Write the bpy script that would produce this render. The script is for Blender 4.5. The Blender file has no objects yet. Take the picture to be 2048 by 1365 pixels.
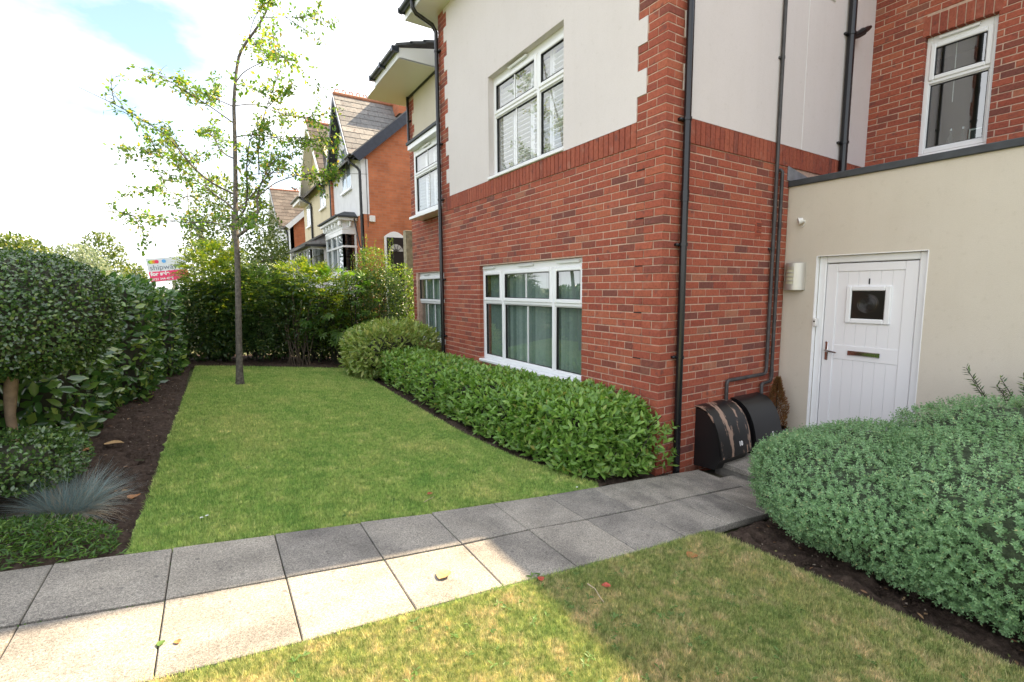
import bpy, math, random
import numpy as np
from mathutils import Matrix, Vector

rng = np.random.default_rng(11)
random.seed(11)
scene = bpy.context.scene
COL = scene.collection

# ------------------------------------------------------------------ camera
W, H = 2048, 1365                      # size of the photograph the camera was measured in
FPX, PITCH, ROLL, YAW = 944.95, .11138, -.0072157, .56357
CAM = np.array([-3.51566, -2.97920, 1.58783])
fw = np.array([math.sin(YAW) * math.cos(PITCH), math.cos(YAW) * math.cos(PITCH), -math.sin(PITCH)])
_rt = np.array([math.cos(YAW), -math.sin(YAW), 0.])
_up = np.cross(_rt, fw)
rt = _rt * math.cos(ROLL) + _up * math.sin(ROLL)
up = _up * math.cos(ROLL) - _rt * math.sin(ROLL)
cam_data = bpy.data.cameras.new('camera')
cam_data.sensor_width = 36
cam_data.sensor_fit = 'HORIZONTAL'
cam_data.lens = FPX / W * 36
cam_data.clip_start = .05
cam_data.clip_end = 2000
cam = bpy.data.objects.new('camera', cam_data)
COL.objects.link(cam)
Mc = Matrix.Identity(4)
for i in range(3):
    Mc[i][0], Mc[i][1], Mc[i][2], Mc[i][3] = rt[i], up[i], -fw[i], CAM[i]
cam.matrix_world = Mc
scene.camera = cam

# ------------------------------------------------------------------ sky, sun, exposure
SUN = np.array([.93, .004, 1.0]); SUN /= np.linalg.norm(SUN)
world = bpy.data.worlds.new('World')
scene.world = world
world.use_nodes = True
nt = world.node_tree
nt.nodes.clear()
wo = nt.nodes.new('ShaderNodeOutputWorld')
bg = nt.nodes.new('ShaderNodeBackground')
sky = nt.nodes.new('ShaderNodeTexSky')
sky.sky_type = 'NISHITA'
sky.sun_disc = False
sky.sun_elevation = math.asin(SUN[2])
sky.sun_rotation = math.atan2(SUN[0], SUN[1])
sky.air_density = 1.2
sky.dust_density = 1.5
tc = nt.nodes.new('ShaderNodeTexCoord')
mp = nt.nodes.new('ShaderNodeMapping')
mp.inputs['Scale'].default_value = (1, 1, 2.2)
mp.inputs['Location'].default_value = (1.3, .4, .2)
cn = nt.nodes.new('ShaderNodeTexNoise')
cn.inputs['Scale'].default_value = 2.1
cn.inputs['Detail'].default_value = 9
cn.inputs['Roughness'].default_value = .55
cr = nt.nodes.new('ShaderNodeValToRGB')
cr.color_ramp.elements[0].position = .32
cr.color_ramp.elements[1].position = .535
mx = nt.nodes.new('ShaderNodeMix')
mx.data_type = 'RGBA'
CLOUD = 6.0
mx.inputs[7].default_value = (CLOUD, CLOUD * 1.0, CLOUD * 1.02, 1)
nt.links.new(tc.outputs['Generated'], mp.inputs['Vector'])
nt.links.new(mp.outputs[0], cn.inputs['Vector'])
nt.links.new(cn.outputs[0], cr.inputs[0])
nt.links.new(cr.outputs[0], mx.inputs[0])
nt.links.new(sky.outputs[0], mx.inputs[6])
nt.links.new(mx.outputs[2], bg.inputs[0])
bg.inputs[1].default_value = .10
nt.links.new(bg.outputs[0], wo.inputs[0])

sun_data = bpy.data.lights.new('sun', 'SUN')
sun_data.energy = 4.5
sun_data.angle = math.radians(.55)
sun_data.color = (1.0, .79, .54)
sun = bpy.data.objects.new('sun', sun_data)
sun.rotation_euler = Vector(SUN).to_track_quat('Z', 'Y').to_euler()
sun.location = (10, 0, 15)
COL.objects.link(sun)

scene.view_settings.view_transform = 'Standard'
scene.view_settings.look = 'None'
scene.view_settings.gamma = 1
scene.view_settings.exposure = 1.92
scene.cycles.use_denoising = True
scene.cycles.max_bounces = 8
scene.cycles.transparent_max_bounces = 16
scene.cycles.caustics_reflective = False
scene.cycles.caustics_refractive = False


# ------------------------------------------------------------------ measuring helpers (photograph pixel -> place)
def ray(u, v):
    return fw + rt * (u - W / 2) / FPX - up * (v - H / 2) / FPX


def on(u, v, ax, val):
    d = ray(u, v)
    return CAM + d * ((val - CAM[ax]) / d[ax])


def at(u, v, depth):
    return CAM + ray(u, v) * depth


def proj(P):
    P = np.atleast_2d(P) - CAM
    d = P @ fw
    return np.stack([W / 2 + FPX * (P @ rt) / d, H / 2 - FPX * (P @ up) / d, d], 1)


GA, GB = -.1949, -.114


def gz(x):                              # the garden falls towards the building
    return GA + GB * np.clip(x, -4.9, .95)


def ongr(u, v, dz=0.):
    x = -2.
    for _ in range(6):
        q = on(u, v, 2, gz(x) + dz); x = q[0]
    return q


# ------------------------------------------------------------------ objects
WORLD = {}


def link(o, parent=None, mw=None):
    COL.objects.link(o)
    mw = mw if mw is not None else Matrix.Identity(4)
    if parent is not None:
        o.parent = parent
        o.matrix_parent_inverse = WORLD[parent.name].inverted()
    o.matrix_basis = mw
    WORLD[o.name] = mw.copy()
    return o


def tag(o, label=None, cat=None, group=None, kind=None):
    if label: o['label'] = label
    if cat: o['category'] = cat
    if group: o['group'] = group
    if kind: o['kind'] = kind
    return o


def thing(name, loc, label, cat, group=None):
    o = bpy.data.objects.new(name, None)
    o.empty_display_size = .2
    link(o, None, Matrix.Translation(Vector([float(q) for q in loc])))
    return tag(o, label, cat, group)


def fast_mesh(name, V, F, mat=None, smooth=False):
    V = np.asarray(V, dtype=np.float32).reshape(-1, 3)
    me = bpy.data.meshes.new(name)
    Fs = F if isinstance(F, list) else [F]
    Fs = [np.asarray(f, dtype=np.int32) for f in Fs if len(f)]
    me.vertices.add(len(V))
    me.vertices.foreach_set('co', V.ravel())
    idx = np.concatenate([f.ravel() for f in Fs])
    tot = np.concatenate([np.full(len(f), f.shape[1], np.int32) for f in Fs])
    st = np.concatenate([[0], np.cumsum(tot)[:-1]]).astype(np.int32)
    me.loops.add(len(idx))
    me.loops.foreach_set('vertex_index', idx)
    me.polygons.add(len(tot))
    me.polygons.foreach_set('loop_start', st)
    me.polygons.foreach_set('loop_total', tot)
    if smooth:
        me.polygons.foreach_set('use_smooth', np.ones(len(tot), bool))
    me.update(calc_edges=True)
    if mat: me.materials.append(mat)
    return me


class Frame:
    """local (u along the wall, d into the wall, z up) -> place"""
    def __init__(s, o, u, d):
        s.o, s.u, s.d = np.array(o, float), np.array(u, float), np.array(d, float)
        s.flip = np.cross(s.u, s.d)[2] < 0

    def __call__(s, P):
        P = np.atleast_2d(np.asarray(P, float))
        return s.o + P[:, :1] * s.u + P[:, 1:2] * s.d + P[:, 2:3] * np.array([0, 0, 1.])


IDF = Frame((0, 0, 0), (1, 0, 0), (0, 1, 0))


def cbox(lo, hi, ch):
    """chamfered box: verts, faces"""
    lo, hi = np.array(lo, float), np.array(hi, float)
    c, h = (lo + hi) / 2, (hi - lo) / 2
    ch = min(ch, h.min() * .9)
    V, ix = [], {}
    for sx in (-1, 1):
        for sy in (-1, 1):
            for sz in (-1, 1):
                s = np.array([sx, sy, sz])
                for a in range(3):
                    q = h - ch; q[a] = h[a]
                    ix[(sx, sy, sz, a)] = len(V); V.append(c + s * q)
    F = []
    for a in range(3):
        b, e = (a + 1) % 3, (a + 2) % 3
        for s in (-1, 1):
            q = []
            for (i, j) in ((-1, -1), (1, -1), (1, 1), (-1, 1)):
                k = [0, 0, 0]; k[a] = s; k[b] = i; k[e] = j
                q.append(ix[(*k, a)])
            F.append(q if s > 0 else q[::-1])
    for a in range(3):                       # edges running along a
        b, e = (a + 1) % 3, (a + 2) % 3
        for i in (-1, 1):
            for j in (-1, 1):
                k0, k1 = [0, 0, 0], [0, 0, 0]
                k0[a], k1[a] = -1, 1
                k0[b] = k1[b] = i; k0[e] = k1[e] = j
                q = [ix[(*k0, b)], ix[(*k1, b)], ix[(*k1, e)], ix[(*k0, e)]]
                F.append(q if i * j < 0 else q[::-1])
    T = []
    for sx in (-1, 1):
        for sy in (-1, 1):
            for sz in (-1, 1):
                q = [ix[(sx, sy, sz, a)] for a in range(3)]
                T.append(q if sx * sy * sz > 0 else q[::-1])
    return np.array(V), F, T


class MB:
    def __init__(s, fr=IDF):
        s.V, s.F, s.n, s.fr = [], [], 0, fr

    def add(s, V, F, raw=False):
        V = np.asarray(V, float) if raw else s.fr(V)
        flip = s.fr.flip and not raw
        for f in F:
            f = [int(i) + s.n for i in f]
            s.F.append(f[::-1] if flip else f)
        s.V.append(V); s.n += len(V)
        return s

    def box(s, u0, u1, d0, d1, z0, z1, ch=0):
        lo = (min(u0, u1), min(d0, d1), min(z0, z1)); hi = (max(u0, u1), max(d0, d1), max(z0, z1))
        if ch > 0:
            V, F, T = cbox(lo, hi, ch)
            return s.add(V, list(F) + list(T))
        V = [(x, y, z) for z in (lo[2], hi[2]) for y in (lo[1], hi[1]) for x in (lo[0], hi[0])]
        F = [(0, 2, 3, 1), (4, 5, 7, 6), (0, 1, 5, 4), (2, 6, 7, 3), (0, 4, 6, 2), (1, 3, 7, 5)]
        return s.add(V, F)

    def quad(s, u0, u1, d, z0, z1):
        return s.add([(u0, d, z0), (u1, d, z0), (u1, d, z1), (u0, d, z1)], [(0, 1, 2, 3)])

    def slab(s, p, t):
        """polygon p (list of points) pushed by vector t"""
        p = np.asarray(p, float); n = len(p)
        V = np.concatenate([p, p + np.asarray(t, float)])
        nn = np.cross(p[1] - p[0], p[2] - p[0])
        F = [list(range(n)), list(range(2 * n - 1, n - 1, -1))] + [[i, i + n, (i + 1) % n + n, (i + 1) % n] for i in range(n)]
        if nn @ np.asarray(t) > 0:
            F = [f[::-1] for f in F]
        return s.add(V, F)

    def tube(s, pts, r, n=10, cap=True, raw=False):
        pts = np.asarray(pts, float)
        if not raw: pts = s.fr(pts)
        m = len(pts)
        r = np.broadcast_to(np.asarray(r, float), (m,))
        tan = np.zeros_like(pts)
        tan[1:-1] = pts[2:] - pts[:-2]; tan[0] = pts[1] - pts[0]; tan[-1] = pts[-1] - pts[-2]
        tan /= np.linalg.norm(tan, axis=1)[:, None] + 1e-12
        ref = np.array([0, 0, 1.]) if abs(tan[0][2]) < .9 else np.array([1., 0, 0])
        a = np.cross(tan[0], ref); a /= np.linalg.norm(a)
        V = []
        for i in range(m):
            a = a - tan[i] * (a @ tan[i]); a /= np.linalg.norm(a) + 1e-12
            b = np.cross(tan[i], a)
            th = np.arange(n) * 2 * math.pi / n
            V.append(pts[i] + r[i] * (np.cos(th)[:, None] * a + np.sin(th)[:, None] * b))
        F = []
        for i in range(m - 1):
            for j in range(n):
                k = (j + 1) % n
                F.append([i * n + j, i * n + k, (i + 1) * n + k, (i + 1) * n + j])
        if cap:
            F.append(list(range(n))[::-1]); F.append([(m - 1) * n + j for j in range(n)])
        return s.add(np.concatenate(V), F, raw=True)

    def mesh(s, name, mat=None, smooth=None):
        me = bpy.data.meshes.new(name)
        me.from_pydata(np.concatenate(s.V).tolist(), [], s.F)
        if mat: me.materials.append(mat)
        me.update()
        if smooth is not None:
            me.polygons.foreach_set('use_smooth', np.ones(len(me.polygons), bool))
            me.set_sharp_from_angle(angle=math.radians(smooth))
        return me

    def obj(s, name, mat, parent=None, smooth=None):
        return link(bpy.data.objects.new(name, s.mesh(name, mat, smooth)), parent)


def text(name, body, size, loc, right, upv, mat, parent, bold=0.0, ext=.001, align='CENTER'):
    c = bpy.data.curves.new(name, 'FONT')
    c.body = body; c.size = size; c.extrude = ext; c.offset = bold
    c.align_x = align; c.align_y = 'CENTER'
    c.materials.append(mat)
    r, u_ = Vector(right).normalized(), Vector(upv).normalized()
    n = r.cross(u_)
    m = Matrix.Identity(4)
    for i in range(3):
        m[i][0], m[i][1], m[i][2], m[i][3] = r[i], u_[i], n[i], float(loc[i])
    tmp = bpy.data.objects.new(name, c); COL.objects.link(tmp)
    bpy.context.view_layer.update()
    me = bpy.data.meshes.new_from_object(tmp.evaluated_get(bpy.context.evaluated_depsgraph_get()))
    bpy.data.objects.remove(tmp)
    me.name = name
    if not me.materials: me.materials.append(mat)
    return link(bpy.data.objects.new(name, me), parent, m)


# ------------------------------------------------------------------ materials
def new_mat(name):
    m = bpy.data.materials.new(name)
    m.use_nodes = True
    t = m.node_tree
    return m, t, t.nodes['Principled BSDF'], t.nodes['Material Output']


def nd(t, typ, **kw):
    n = t.nodes.new(typ)
    for k, v_ in kw.items():
        if hasattr(n, k) and not k[0].isupper(): setattr(n, k, v_)
        else: n.inputs[k].default_value = v_
    return n


def ramp(t, fac, stops, interp='LINEAR'):
    r = t.nodes.new('ShaderNodeValToRGB')
    cr_ = r.color_ramp
    cr_.interpolation = interp
    while len(cr_.elements) < len(stops): cr_.elements.new(.5)
    for e, (p, c) in zip(cr_.elements, stops):
        e.position = p; e.color = (*c, 1) if len(c) == 3 else c
    t.links.new(fac, r.inputs[0])
    return r.outputs[0]


def noise(t, scale, detail=4, rough=.55, vec=None):
    n = nd(t, 'ShaderNodeTexNoise', Scale=scale, Detail=detail, Roughness=rough)
    if vec is None: vec = t.nodes.new('ShaderNodeNewGeometry').outputs['Position']
    t.links.new(vec, n.inputs['Vector'])
    return n.outputs[0]


def mixc(t, fac, a, b, mode='MIX'):
    n = t.nodes.new('ShaderNodeMix'); n.data_type = 'RGBA'; n.blend_type = mode
    for s_, q in ((0, fac), (6, a), (7, b)):
        if hasattr(q, 'is_output'): t.links.new(q, n.inputs[s_])
        elif isinstance(q, (int, float)): n.inputs[s_].default_value = q
        else: n.inputs[s_].default_value = (*q, 1)
    return n.outputs[2]


def bump(t, p, h, strength, dist=.01):
    b = nd(t, 'ShaderNodeBump', Strength=strength, Distance=dist)
    t.links.new(h, b.inputs['Height'])
    t.links.new(b.outputs[0], p.inputs['Normal'])


def pmat(name, col, rough=.55, var=.0, vscale=6, bscale=0, bstr=.2, bdist=.004, spec=.5, metal=0, vcol=None, vdetail=5):
    m, t, p, o = new_mat(name)
    p.inputs['Roughness'].default_value = rough
    p.inputs['Specular IOR Level'].default_value = spec
    p.inputs['Metallic'].default_value = metal
    p.inputs['Base Color'].default_value = (*col, 1)
    if var or vcol:
        a = vcol if vcol else tuple(c * (1 - var) for c in col)
        b = col if vcol else tuple(min(1, c * (1 + var)) for c in col)
        c_ = ramp(t, noise(t, vscale, vdetail), [(.32, a), (.68, b)])
        t.links.new(c_, p.inputs['Base Color'])
    if bscale:
        bump(t, p, noise(t, bscale, 4, .6), bstr, bdist)
    return m


def rnd_island(t):
    g = t.nodes.new('ShaderNodeNewGeometry'); oi = t.nodes.new('ShaderNodeObjectInfo')
    a = nd(t, 'ShaderNodeMath', operation='MULTIPLY_ADD')
    t.links.new(oi.outputs['Random'], a.inputs[0]); a.inputs[1].default_value = 13.7
    t.links.new(g.outputs['Random Per Island'], a.inputs[2])
    f = nd(t, 'ShaderNodeMath', operation='FRACT')
    t.links.new(a.outputs[0], f.inputs[0])
    return f.outputs[0]


def leafmat(name, stops, rough=.38, trans=.3, spec=.5, vein=None):
    m, t, p, o = new_mat(name)
    r = rnd_island(t)
    c = ramp(t, r, stops)
    if vein:                                # blotches of a second colour (variegated leaves)
        c = mixc(t, ramp(t, noise(t, vein[1], 3), [(.5, (0, 0, 0)), (.58, (1, 1, 1))]), c, vein[0])
    t.links.new(c, p.inputs['Base Color'])
    p.inputs['Roughness'].default_value = rough
    p.inputs['Specular IOR Level'].default_value = spec
    tr = t.nodes.new('ShaderNodeBsdfTranslucent')
    hs = nd(t, 'ShaderNodeHueSaturation', Saturation=1.15, Value=1.9, Hue=.485)
    t.links.new(c, hs.inputs['Color']); t.links.new(hs.outputs[0], tr.inputs[0])
    ms = nd(t, 'ShaderNodeMixShader', Fac=trans)
    t.links.new(p.outputs[0], ms.inputs[1]); t.links.new(tr.outputs[0], ms.inputs[2])
    t.links.new(ms.outputs[0], o.inputs[0])
    return m


def brickmat(name, stops, vec_noise=38):
    m, t, p, o = new_mat(name)
    c = ramp(t, rnd_island(t), stops)
    n1 = noise(t, vec_noise, 5, .65)
    c = mixc(t, .75, c, ramp(t, n1, [(.25, (.55, .5, .5)), (.5, (1, 1, 1)), (.78, (1.35, 1.3, 1.25))]), 'MULTIPLY')
    n3 = noise(t, 11, 3, .5)
    c = mixc(t, ramp(t, n3, [(.60, (0, 0, 0)), (.72, (.6, .6, .6))]), c, (.10, .052, .050))
    n2 = noise(t, 7, 4, .6)
    c = mixc(t, ramp(t, n2, [(.60, (0, 0, 0)), (.74, (.22, .22, .22))]), c, (.50, .36, .29))
    t.links.new(c, p.inputs['Base Color'])
    p.inputs['Roughness'].default_value = .85
    p.inputs['Specular IOR Level'].default_value = .25
    bump(t, p, noise(t, 160, 4, .7), .5, .004)
    return m


MT = {}
MT['brick'] = brickmat('red_brick', [(0, (.315, .078, .046)), (.18, (.355, .098, .058)), (.36, (.268, .066, .042)), (.54, (.375, .114, .064)),
                                     (.70, (.32, .084, .052)), (.82, (.25, .068, .047)), (.90, (.21, .067, .048)), (.955, (.165, .060, .048)), (.975, (.34, .14, .085)), (1, (.36, .10, .06))])
MT['mortar'] = pmat('mortar', (.50, .345, .265), .95, .18, 20, 120, .5, .003)
MT['soldier'] = brickmat('soldier_brick', [(0, (.29, .077, .048)), (.4, (.33, .096, .058)), (.7, (.26, .070, .046)), (.92, (.30, .086, .054)), (1, (.17, .058, .044))])
MT['strip_black'] = pmat('strip_black', (.02, .018, .016), .9)


def render_mat(name, a, b):
    m, t, p, o = new_mat(name)
    c = ramp(t, noise(t, 1.1, 5, .6), [(.3, a), (.7, b)])
    c = mixc(t, .35, c, ramp(t, noise(t, 260, 2), [(.3, (.8, .8, .8)), (.7, (1.1, 1.1, 1.1))]), 'MULTIPLY')
    g = t.nodes.new('ShaderNodeNewGeometry')                 # faint rain streaks
    mp_ = nd(t, 'ShaderNodeMapping'); mp_.inputs['Scale'].default_value = (5, 5, .22); t.links.new(g.outputs['Position'], mp_.inputs['Vector'])
    c = mixc(t, .13, c, ramp(t, noise(t, 1.7, 6, .65, mp_.outputs[0]), [(.34, (.88, .87, .84)), (.5, (1, 1, 1)), (.66, (1.03, 1.03, 1.03))]), 'MULTIPLY')
    c = mixc(t, .5, c, ramp(t, noise(t, 16, 5, .7), [(.28, (.86, .85, .82)), (.42, (1, 1, 1))]), 'MULTIPLY')
    t.links.new(c, p.inputs['Base Color'])
    p.inputs['Roughness'].default_value = .9
    p.inputs['Specular IOR Level'].default_value = .2
    bump(t, p, noise(t, 220, 3, .7), .55, .004)
    return m


MT['render'] = render_mat('cream_render', (.665, .615, .60), (.70, .65, .635))
MT['render_warm'] = render_mat('warm_cream_render', (.60, .545, .455), (.645, .59, .50))
MT['upvc'] = pmat('white_upvc', (.80, .81, .82), .28)
MT['seal'] = pmat('black_rubber_seal', (.015, .015, .015), .5)
MT['pipe'] = pmat('black_plastic_pipe', (.010, .010, .012), .22)
MT['grey_pipe'] = pmat('dark_grey_steel_pipe', (.045, .042, .042), .5, .4, 14)
MT['lead'] = pmat('lead_sheet', (.20, .21, .23), .45, .25, 8)
MT['felt'] = pmat('dark_roof_felt', (.045, .05, .056), .7, .25, 9)
MT['soffit'] = pmat('white_soffit', (.86, .84, .80), .4)
MT['gutter'] = pmat('dark_blue_grey_gutter', (.025, .033, .045), .3)
MT['tile'] = pmat('grey_concrete_tile', (.09, .095, .105), .8, .3, 9, 60, .3)
MT['chrome'] = pmat('polished_chrome', (.55, .53, .52), .12, metal=1)
MT['steel'] = pmat('brushed_steel', (.60, .58, .53), .45, metal=.6)
MT['plastic_white'] = pmat('white_plastic', (.74, .73, .70), .4)
MT['black'] = pmat('black_plastic', (.012, .012, .013), .35)
MT['white_paint'] = pmat('white_print', (.85, .85, .85), .5)


def glass(name, tint=(.80, .84, .83), k=1.55, gloss=1.0):
    m, t, p, o = new_mat(name)
    t.nodes.remove(p)
    tr = t.nodes.new('ShaderNodeBsdfTransparent'); tr.inputs[0].default_value = (*tint, 1)
    gl = nd(t, 'ShaderNodeBsdfGlossy', Roughness=.006)
    gl.inputs[0].default_value = (.92 * gloss, .95 * gloss, .97 * gloss, 1)
    lw = nd(t, 'ShaderNodeLayerWeight', Blend=.5)
    pw = nd(t, 'ShaderNodeMath', operation='POWER'); t.links.new(lw.outputs['Facing'], pw.inputs[0]); pw.inputs[1].default_value = 4.0
    f0 = ((k - 1) / (k + 1)) ** 2
    ma = nd(t, 'ShaderNodeMath', operation='MULTIPLY_ADD'); t.links.new(pw.outputs[0], ma.inputs[0]); ma.inputs[1].default_value = 1 - f0; ma.inputs[2].default_value = f0
    ms = t.nodes.new('ShaderNodeMixShader')
    t.links.new(ma.outputs[0], ms.inputs[0]); t.links.new(tr.outputs[0], ms.inputs[1]); t.links.new(gl.outputs[0], ms.inputs[2])
    t.links.new(ms.outputs[0], o.inputs[0])
    return m


MT['glass_clear'] = glass('clear_double_glazing', (.93, .95, .95), k=2.3)
MT['glass'] = glass('double_glazing', (.74, .84, .81), k=2.9)
MT['dark_glass'] = pmat('obscured_dark_glass', (.018, .017, .014), .08)
m, t, p, o = new_mat('pale_blind_fabric')
t.links.new(ramp(t, rnd_island(t), [(0, (.34, .40, .38)), (.5, (.52, .57, .55)), (1, (.70, .74, .72))]), p.inputs['Base Color'])
p.inputs['Roughness'].default_value = .8
MT['blind'] = m
MT['shutter'] = pmat('white_shutter', (.82, .82, .82), .4)
MT['room'] = pmat('room_wall', (.30, .29, .27), .9)


# ================================================================== SETTING
def soilmat():
    m, t, p, o = new_mat('dark_soil')
    c = ramp(t, noise(t, 30, 6, .7), [(.25, (.030, .020, .016)), (.55, (.085, .060, .046)), (.8, (.15, .11, .085))])
    t.links.new(c, p.inputs['Base Color'])
    p.inputs['Roughness'].default_value = .95
    p.inputs['Specular IOR Level'].default_value = .2
    bump(t, p, noise(t, 70, 6, .75), .9, .02)
    return m


MT['soil'] = soilmat()


def lawncol(t, dry, gain):
    tint = (.94, .98, 1.0) if dry < .05 else (1.10, .98, 1.25)
    big = noise(t, 1.3, 4, .6)
    fine = noise(t, 8, 5, .65)
    tuft = noise(t, 38, 3, .6)
    c = ramp(t, big, [(.34, (.25, .40, .11)), (.5, (.40, .50, .16)), (.66, (.62, .58, .25))])
    c2 = ramp(t, fine, [(.34 - dry, (.18, .33, .08)), (.55 - dry, (.40, .49, .15)), (.74 - dry, (.85, .72, .40))])
    c = mixc(t, .55, c, c2)
    c = mixc(t, 1, c, (gain * tint[0], gain * tint[1], gain * tint[2]), 'MULTIPLY')
    return mixc(t, .9, c, ramp(t, tuft, [(.34, (.50, .55, .45)), (.52, (1, 1, 1)), (.68, (1.5, 1.38, 1.3))]), 'MULTIPLY')


def turfmat(name, dry, gain):
    m, t, p, o = new_mat(name)
    c = lawncol(t, dry, gain)
    c = mixc(t, .8, c, ramp(t, noise(t, 140, 4, .7), [(.3, (.30, .32, .25)), (.7, (1.0, 1.0, .9))]), 'MULTIPLY')
    t.links.new(c, p.inputs['Base Color']); p.inputs['Roughness'].default_value = .95
    p.inputs['Specular IOR Level'].default_value = .1
    bump(t, p, noise(t, 220, 4, .7), .8, .01)
    return m


def grassmat(name, dry, gain):
    m, t, p, o = new_mat(name)
    c = lawncol(t, dry, gain)
    c = mixc(t, .85, c, ramp(t, rnd_island(t), [(0, (.45, .65, .4)), (.35, (.85, .95, .8)), (.7, (1.1, 1.08, 1.0)), (.86, (1.35, 1.2, 1.2)), (1, (1.7, 1.45, 1.6))]), 'MULTIPLY')
    t.links.new(c, p.inputs['Base Color']); p.inputs['Roughness'].default_value = .6
    p.inputs['Specular IOR Level'].default_value = .25
    tr = t.nodes.new('ShaderNodeBsdfTranslucent'); t.links.new(c, tr.inputs[0])
    ms = nd(t, 'ShaderNodeMixShader', Fac=.3)
    t.links.new(p.outputs[0], ms.inputs[1]); t.links.new(tr.outputs[0], ms.inputs[2]); t.links.new(ms.outputs[0], o.inputs[0])
    return m


MT['turf'] = turfmat('lawn_turf', 0, 1.14); MT['turf_dry'] = turfmat('dry_lawn_turf', .085, .90)
MT['grass'] = grassmat('grass_blades', 0, 1.14); MT['grass_dry'] = grassmat('dry_grass_blades', .085, .90)


def slabmat():
    m, t, p, o = new_mat('concrete_paving')
    oi = t.nodes.new('ShaderNodeObjectInfo')
    c = ramp(t, noise(t, 5, 6, .6), [(.3, (.188, .178, .160)), (.7, (.264, .250, .226))])
    c = mixc(t, .8, c, ramp(t, oi.outputs['Random'], [(0, (.78, .78, .79)), (.5, (1.0, .99, .97)), (1, (1.12, 1.10, 1.06))]), 'MULTIPLY')
    sp = noise(t, 260, 3, .8)                                # exposed fine aggregate
    c = mixc(t, 1, c, ramp(t, sp, [(.32, (.40, .40, .39)), (.46, (1, 1, 1)), (.62, (1.75, 1.72, 1.68))]), 'MULTIPLY')
    c = mixc(t, .8, c, ramp(t, noise(t, 110, 2, .6), [(.34, (.62, .62, .62)), (.5, (1, 1, 1)), (.66, (1.35, 1.34, 1.32))]), 'MULTIPLY')
    c = mixc(t, .9, c, ramp(t, noise(t, 2.6, 5, .6), [(.33, (.66, .66, .68)), (.5, (1, 1, 1)), (.68, (1.16, 1.15, 1.13))]), 'MULTIPLY')
    vo = nd(t, 'ShaderNodeTexVoronoi', Scale=11.)            # lichen dots
    g = t.nodes.new('ShaderNodeNewGeometry'); t.links.new(g.outputs['Position'], vo.inputs['Vector'])
    wob = nd(t, 'ShaderNodeMath', operation='ADD'); t.links.new(vo.outputs['Distance'], wob.inputs[0])
    nz = nd(t, 'ShaderNodeMath', operation='MULTIPLY'); t.links.new(noise(t, 60, 3), nz.inputs[0]); nz.inputs[1].default_value = .16
    t.links.new(nz.outputs[0], wob.inputs[1])
    c = mixc(t, ramp(t, wob.outputs[0], [(.17, (.55, .55, .55)), (.21, (0, 0, 0))]), c, (.10, .098, .092))
    t.links.new(c, p.inputs['Base Color'])
    p.inputs['Roughness'].default_value = .9
    p.inputs['Specular IOR Level'].default_value = .3
    bump(t, p, sp, .45, .004)
    return m


MT['slab'] = slabmat()


def sheet(name, poly, dz, mat, kind='structure', thick=0, step=.35, parent=None):
    """ground sheet following the fall of the garden; poly is an x/y rectangle list"""
    V, F = [], []
    for (x0, x1, y0, y1) in poly:
        xs = np.unique(np.concatenate([np.linspace(x0, x1, max(2, int((x1 - x0) / step))), [q for q in (-4.9, .95) if x0 < q < x1]]))
        b = len(V)
        for x in xs:
            for y in (y0, y1): V.append((x, y, gz(x) + dz))
        for i in range(len(xs) - 1):
            F.append((b + 2 * i, b + 2 * i + 2, b + 2 * i + 3, b + 2 * i + 1))
        if thick:
            n0 = len(V)
            for x in xs:
                for y in (y0, y1): V.append((x, y, gz(x) + dz - thick))
            for i in range(len(xs) - 1):
                F.append((b + 2 * i, n0 + 2 * i, n0 + 2 * i + 2, b + 2 * i + 2))
                F.append((b + 2 * i + 1, b + 2 * i + 3, n0 + 2 * i + 3, n0 + 2 * i + 1))
            k = 2 * (len(xs) - 1)
            F.append((b, b + 1, n0 + 1, n0)); F.append((b + k, n0 + k, n0 + k + 1, b + k + 1))
    me = bpy.data.meshes.new(name); me.from_pydata(V, [], F); me.materials.append(mat); me.update()
    o_ = link(bpy.data.objects.new(name, me), parent)
    if kind: o_['kind'] = kind
    return o_


MT['field'] = pmat('rough_ground', (.075, .085, .03), .95, .4, .6, 8, .5, .03)
sheet('ground', [(-600, 600, -400, 900)], -.06, MT['field'], step=4000)


def soil_bed(name, x0, x1, y0, y1, nx, ny, amp=.022):
    X, Y = np.meshgrid(np.linspace(x0, x1, nx), np.linspace(y0, y1, ny), indexing='ij')
    Z = gz(X) - .028
    for k in range(26):
        a, f_ = rng.uniform(0, 6.28), rng.uniform(6, 60)
        Z += amp * .9 / math.sqrt(f_) * np.sin(f_ * (X * math.cos(a) + Y * math.sin(a)) + rng.uniform(0, 6.28))
    Z += rng.normal(0, .0035, X.shape)
    V = np.stack([X, Y, Z], -1).reshape(-1, 3)
    i = np.arange(nx * ny).reshape(nx, ny)
    F = np.stack([i[:-1, :-1], i[1:, :-1], i[1:, 1:], i[:-1, 1:]], -1).reshape(-1, 4)
    o_ = link(bpy.data.objects.new(name, fast_mesh(name, V, F, MT['soil'], True)))
    o_['kind'] = 'structure'


LX0, LX1, LY1 = -3.935, -1.13, 7.08
soil_bed('soil_bed_left', -5.4, LX0 + .02, -.02, 9.4, 110, 500)
soil_bed('soil_bed_far', LX0 + .02, .8, LY1 - .02, 9.4, 160, 110)
soil_bed('soil_bed_wall', LX1 - .02, .36, -.06, LY1 - .02, 90, 330)
soil_bed('soil_bed_right', -.62, 2.1, -4.2, -1.07, 150, 180)
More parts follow.
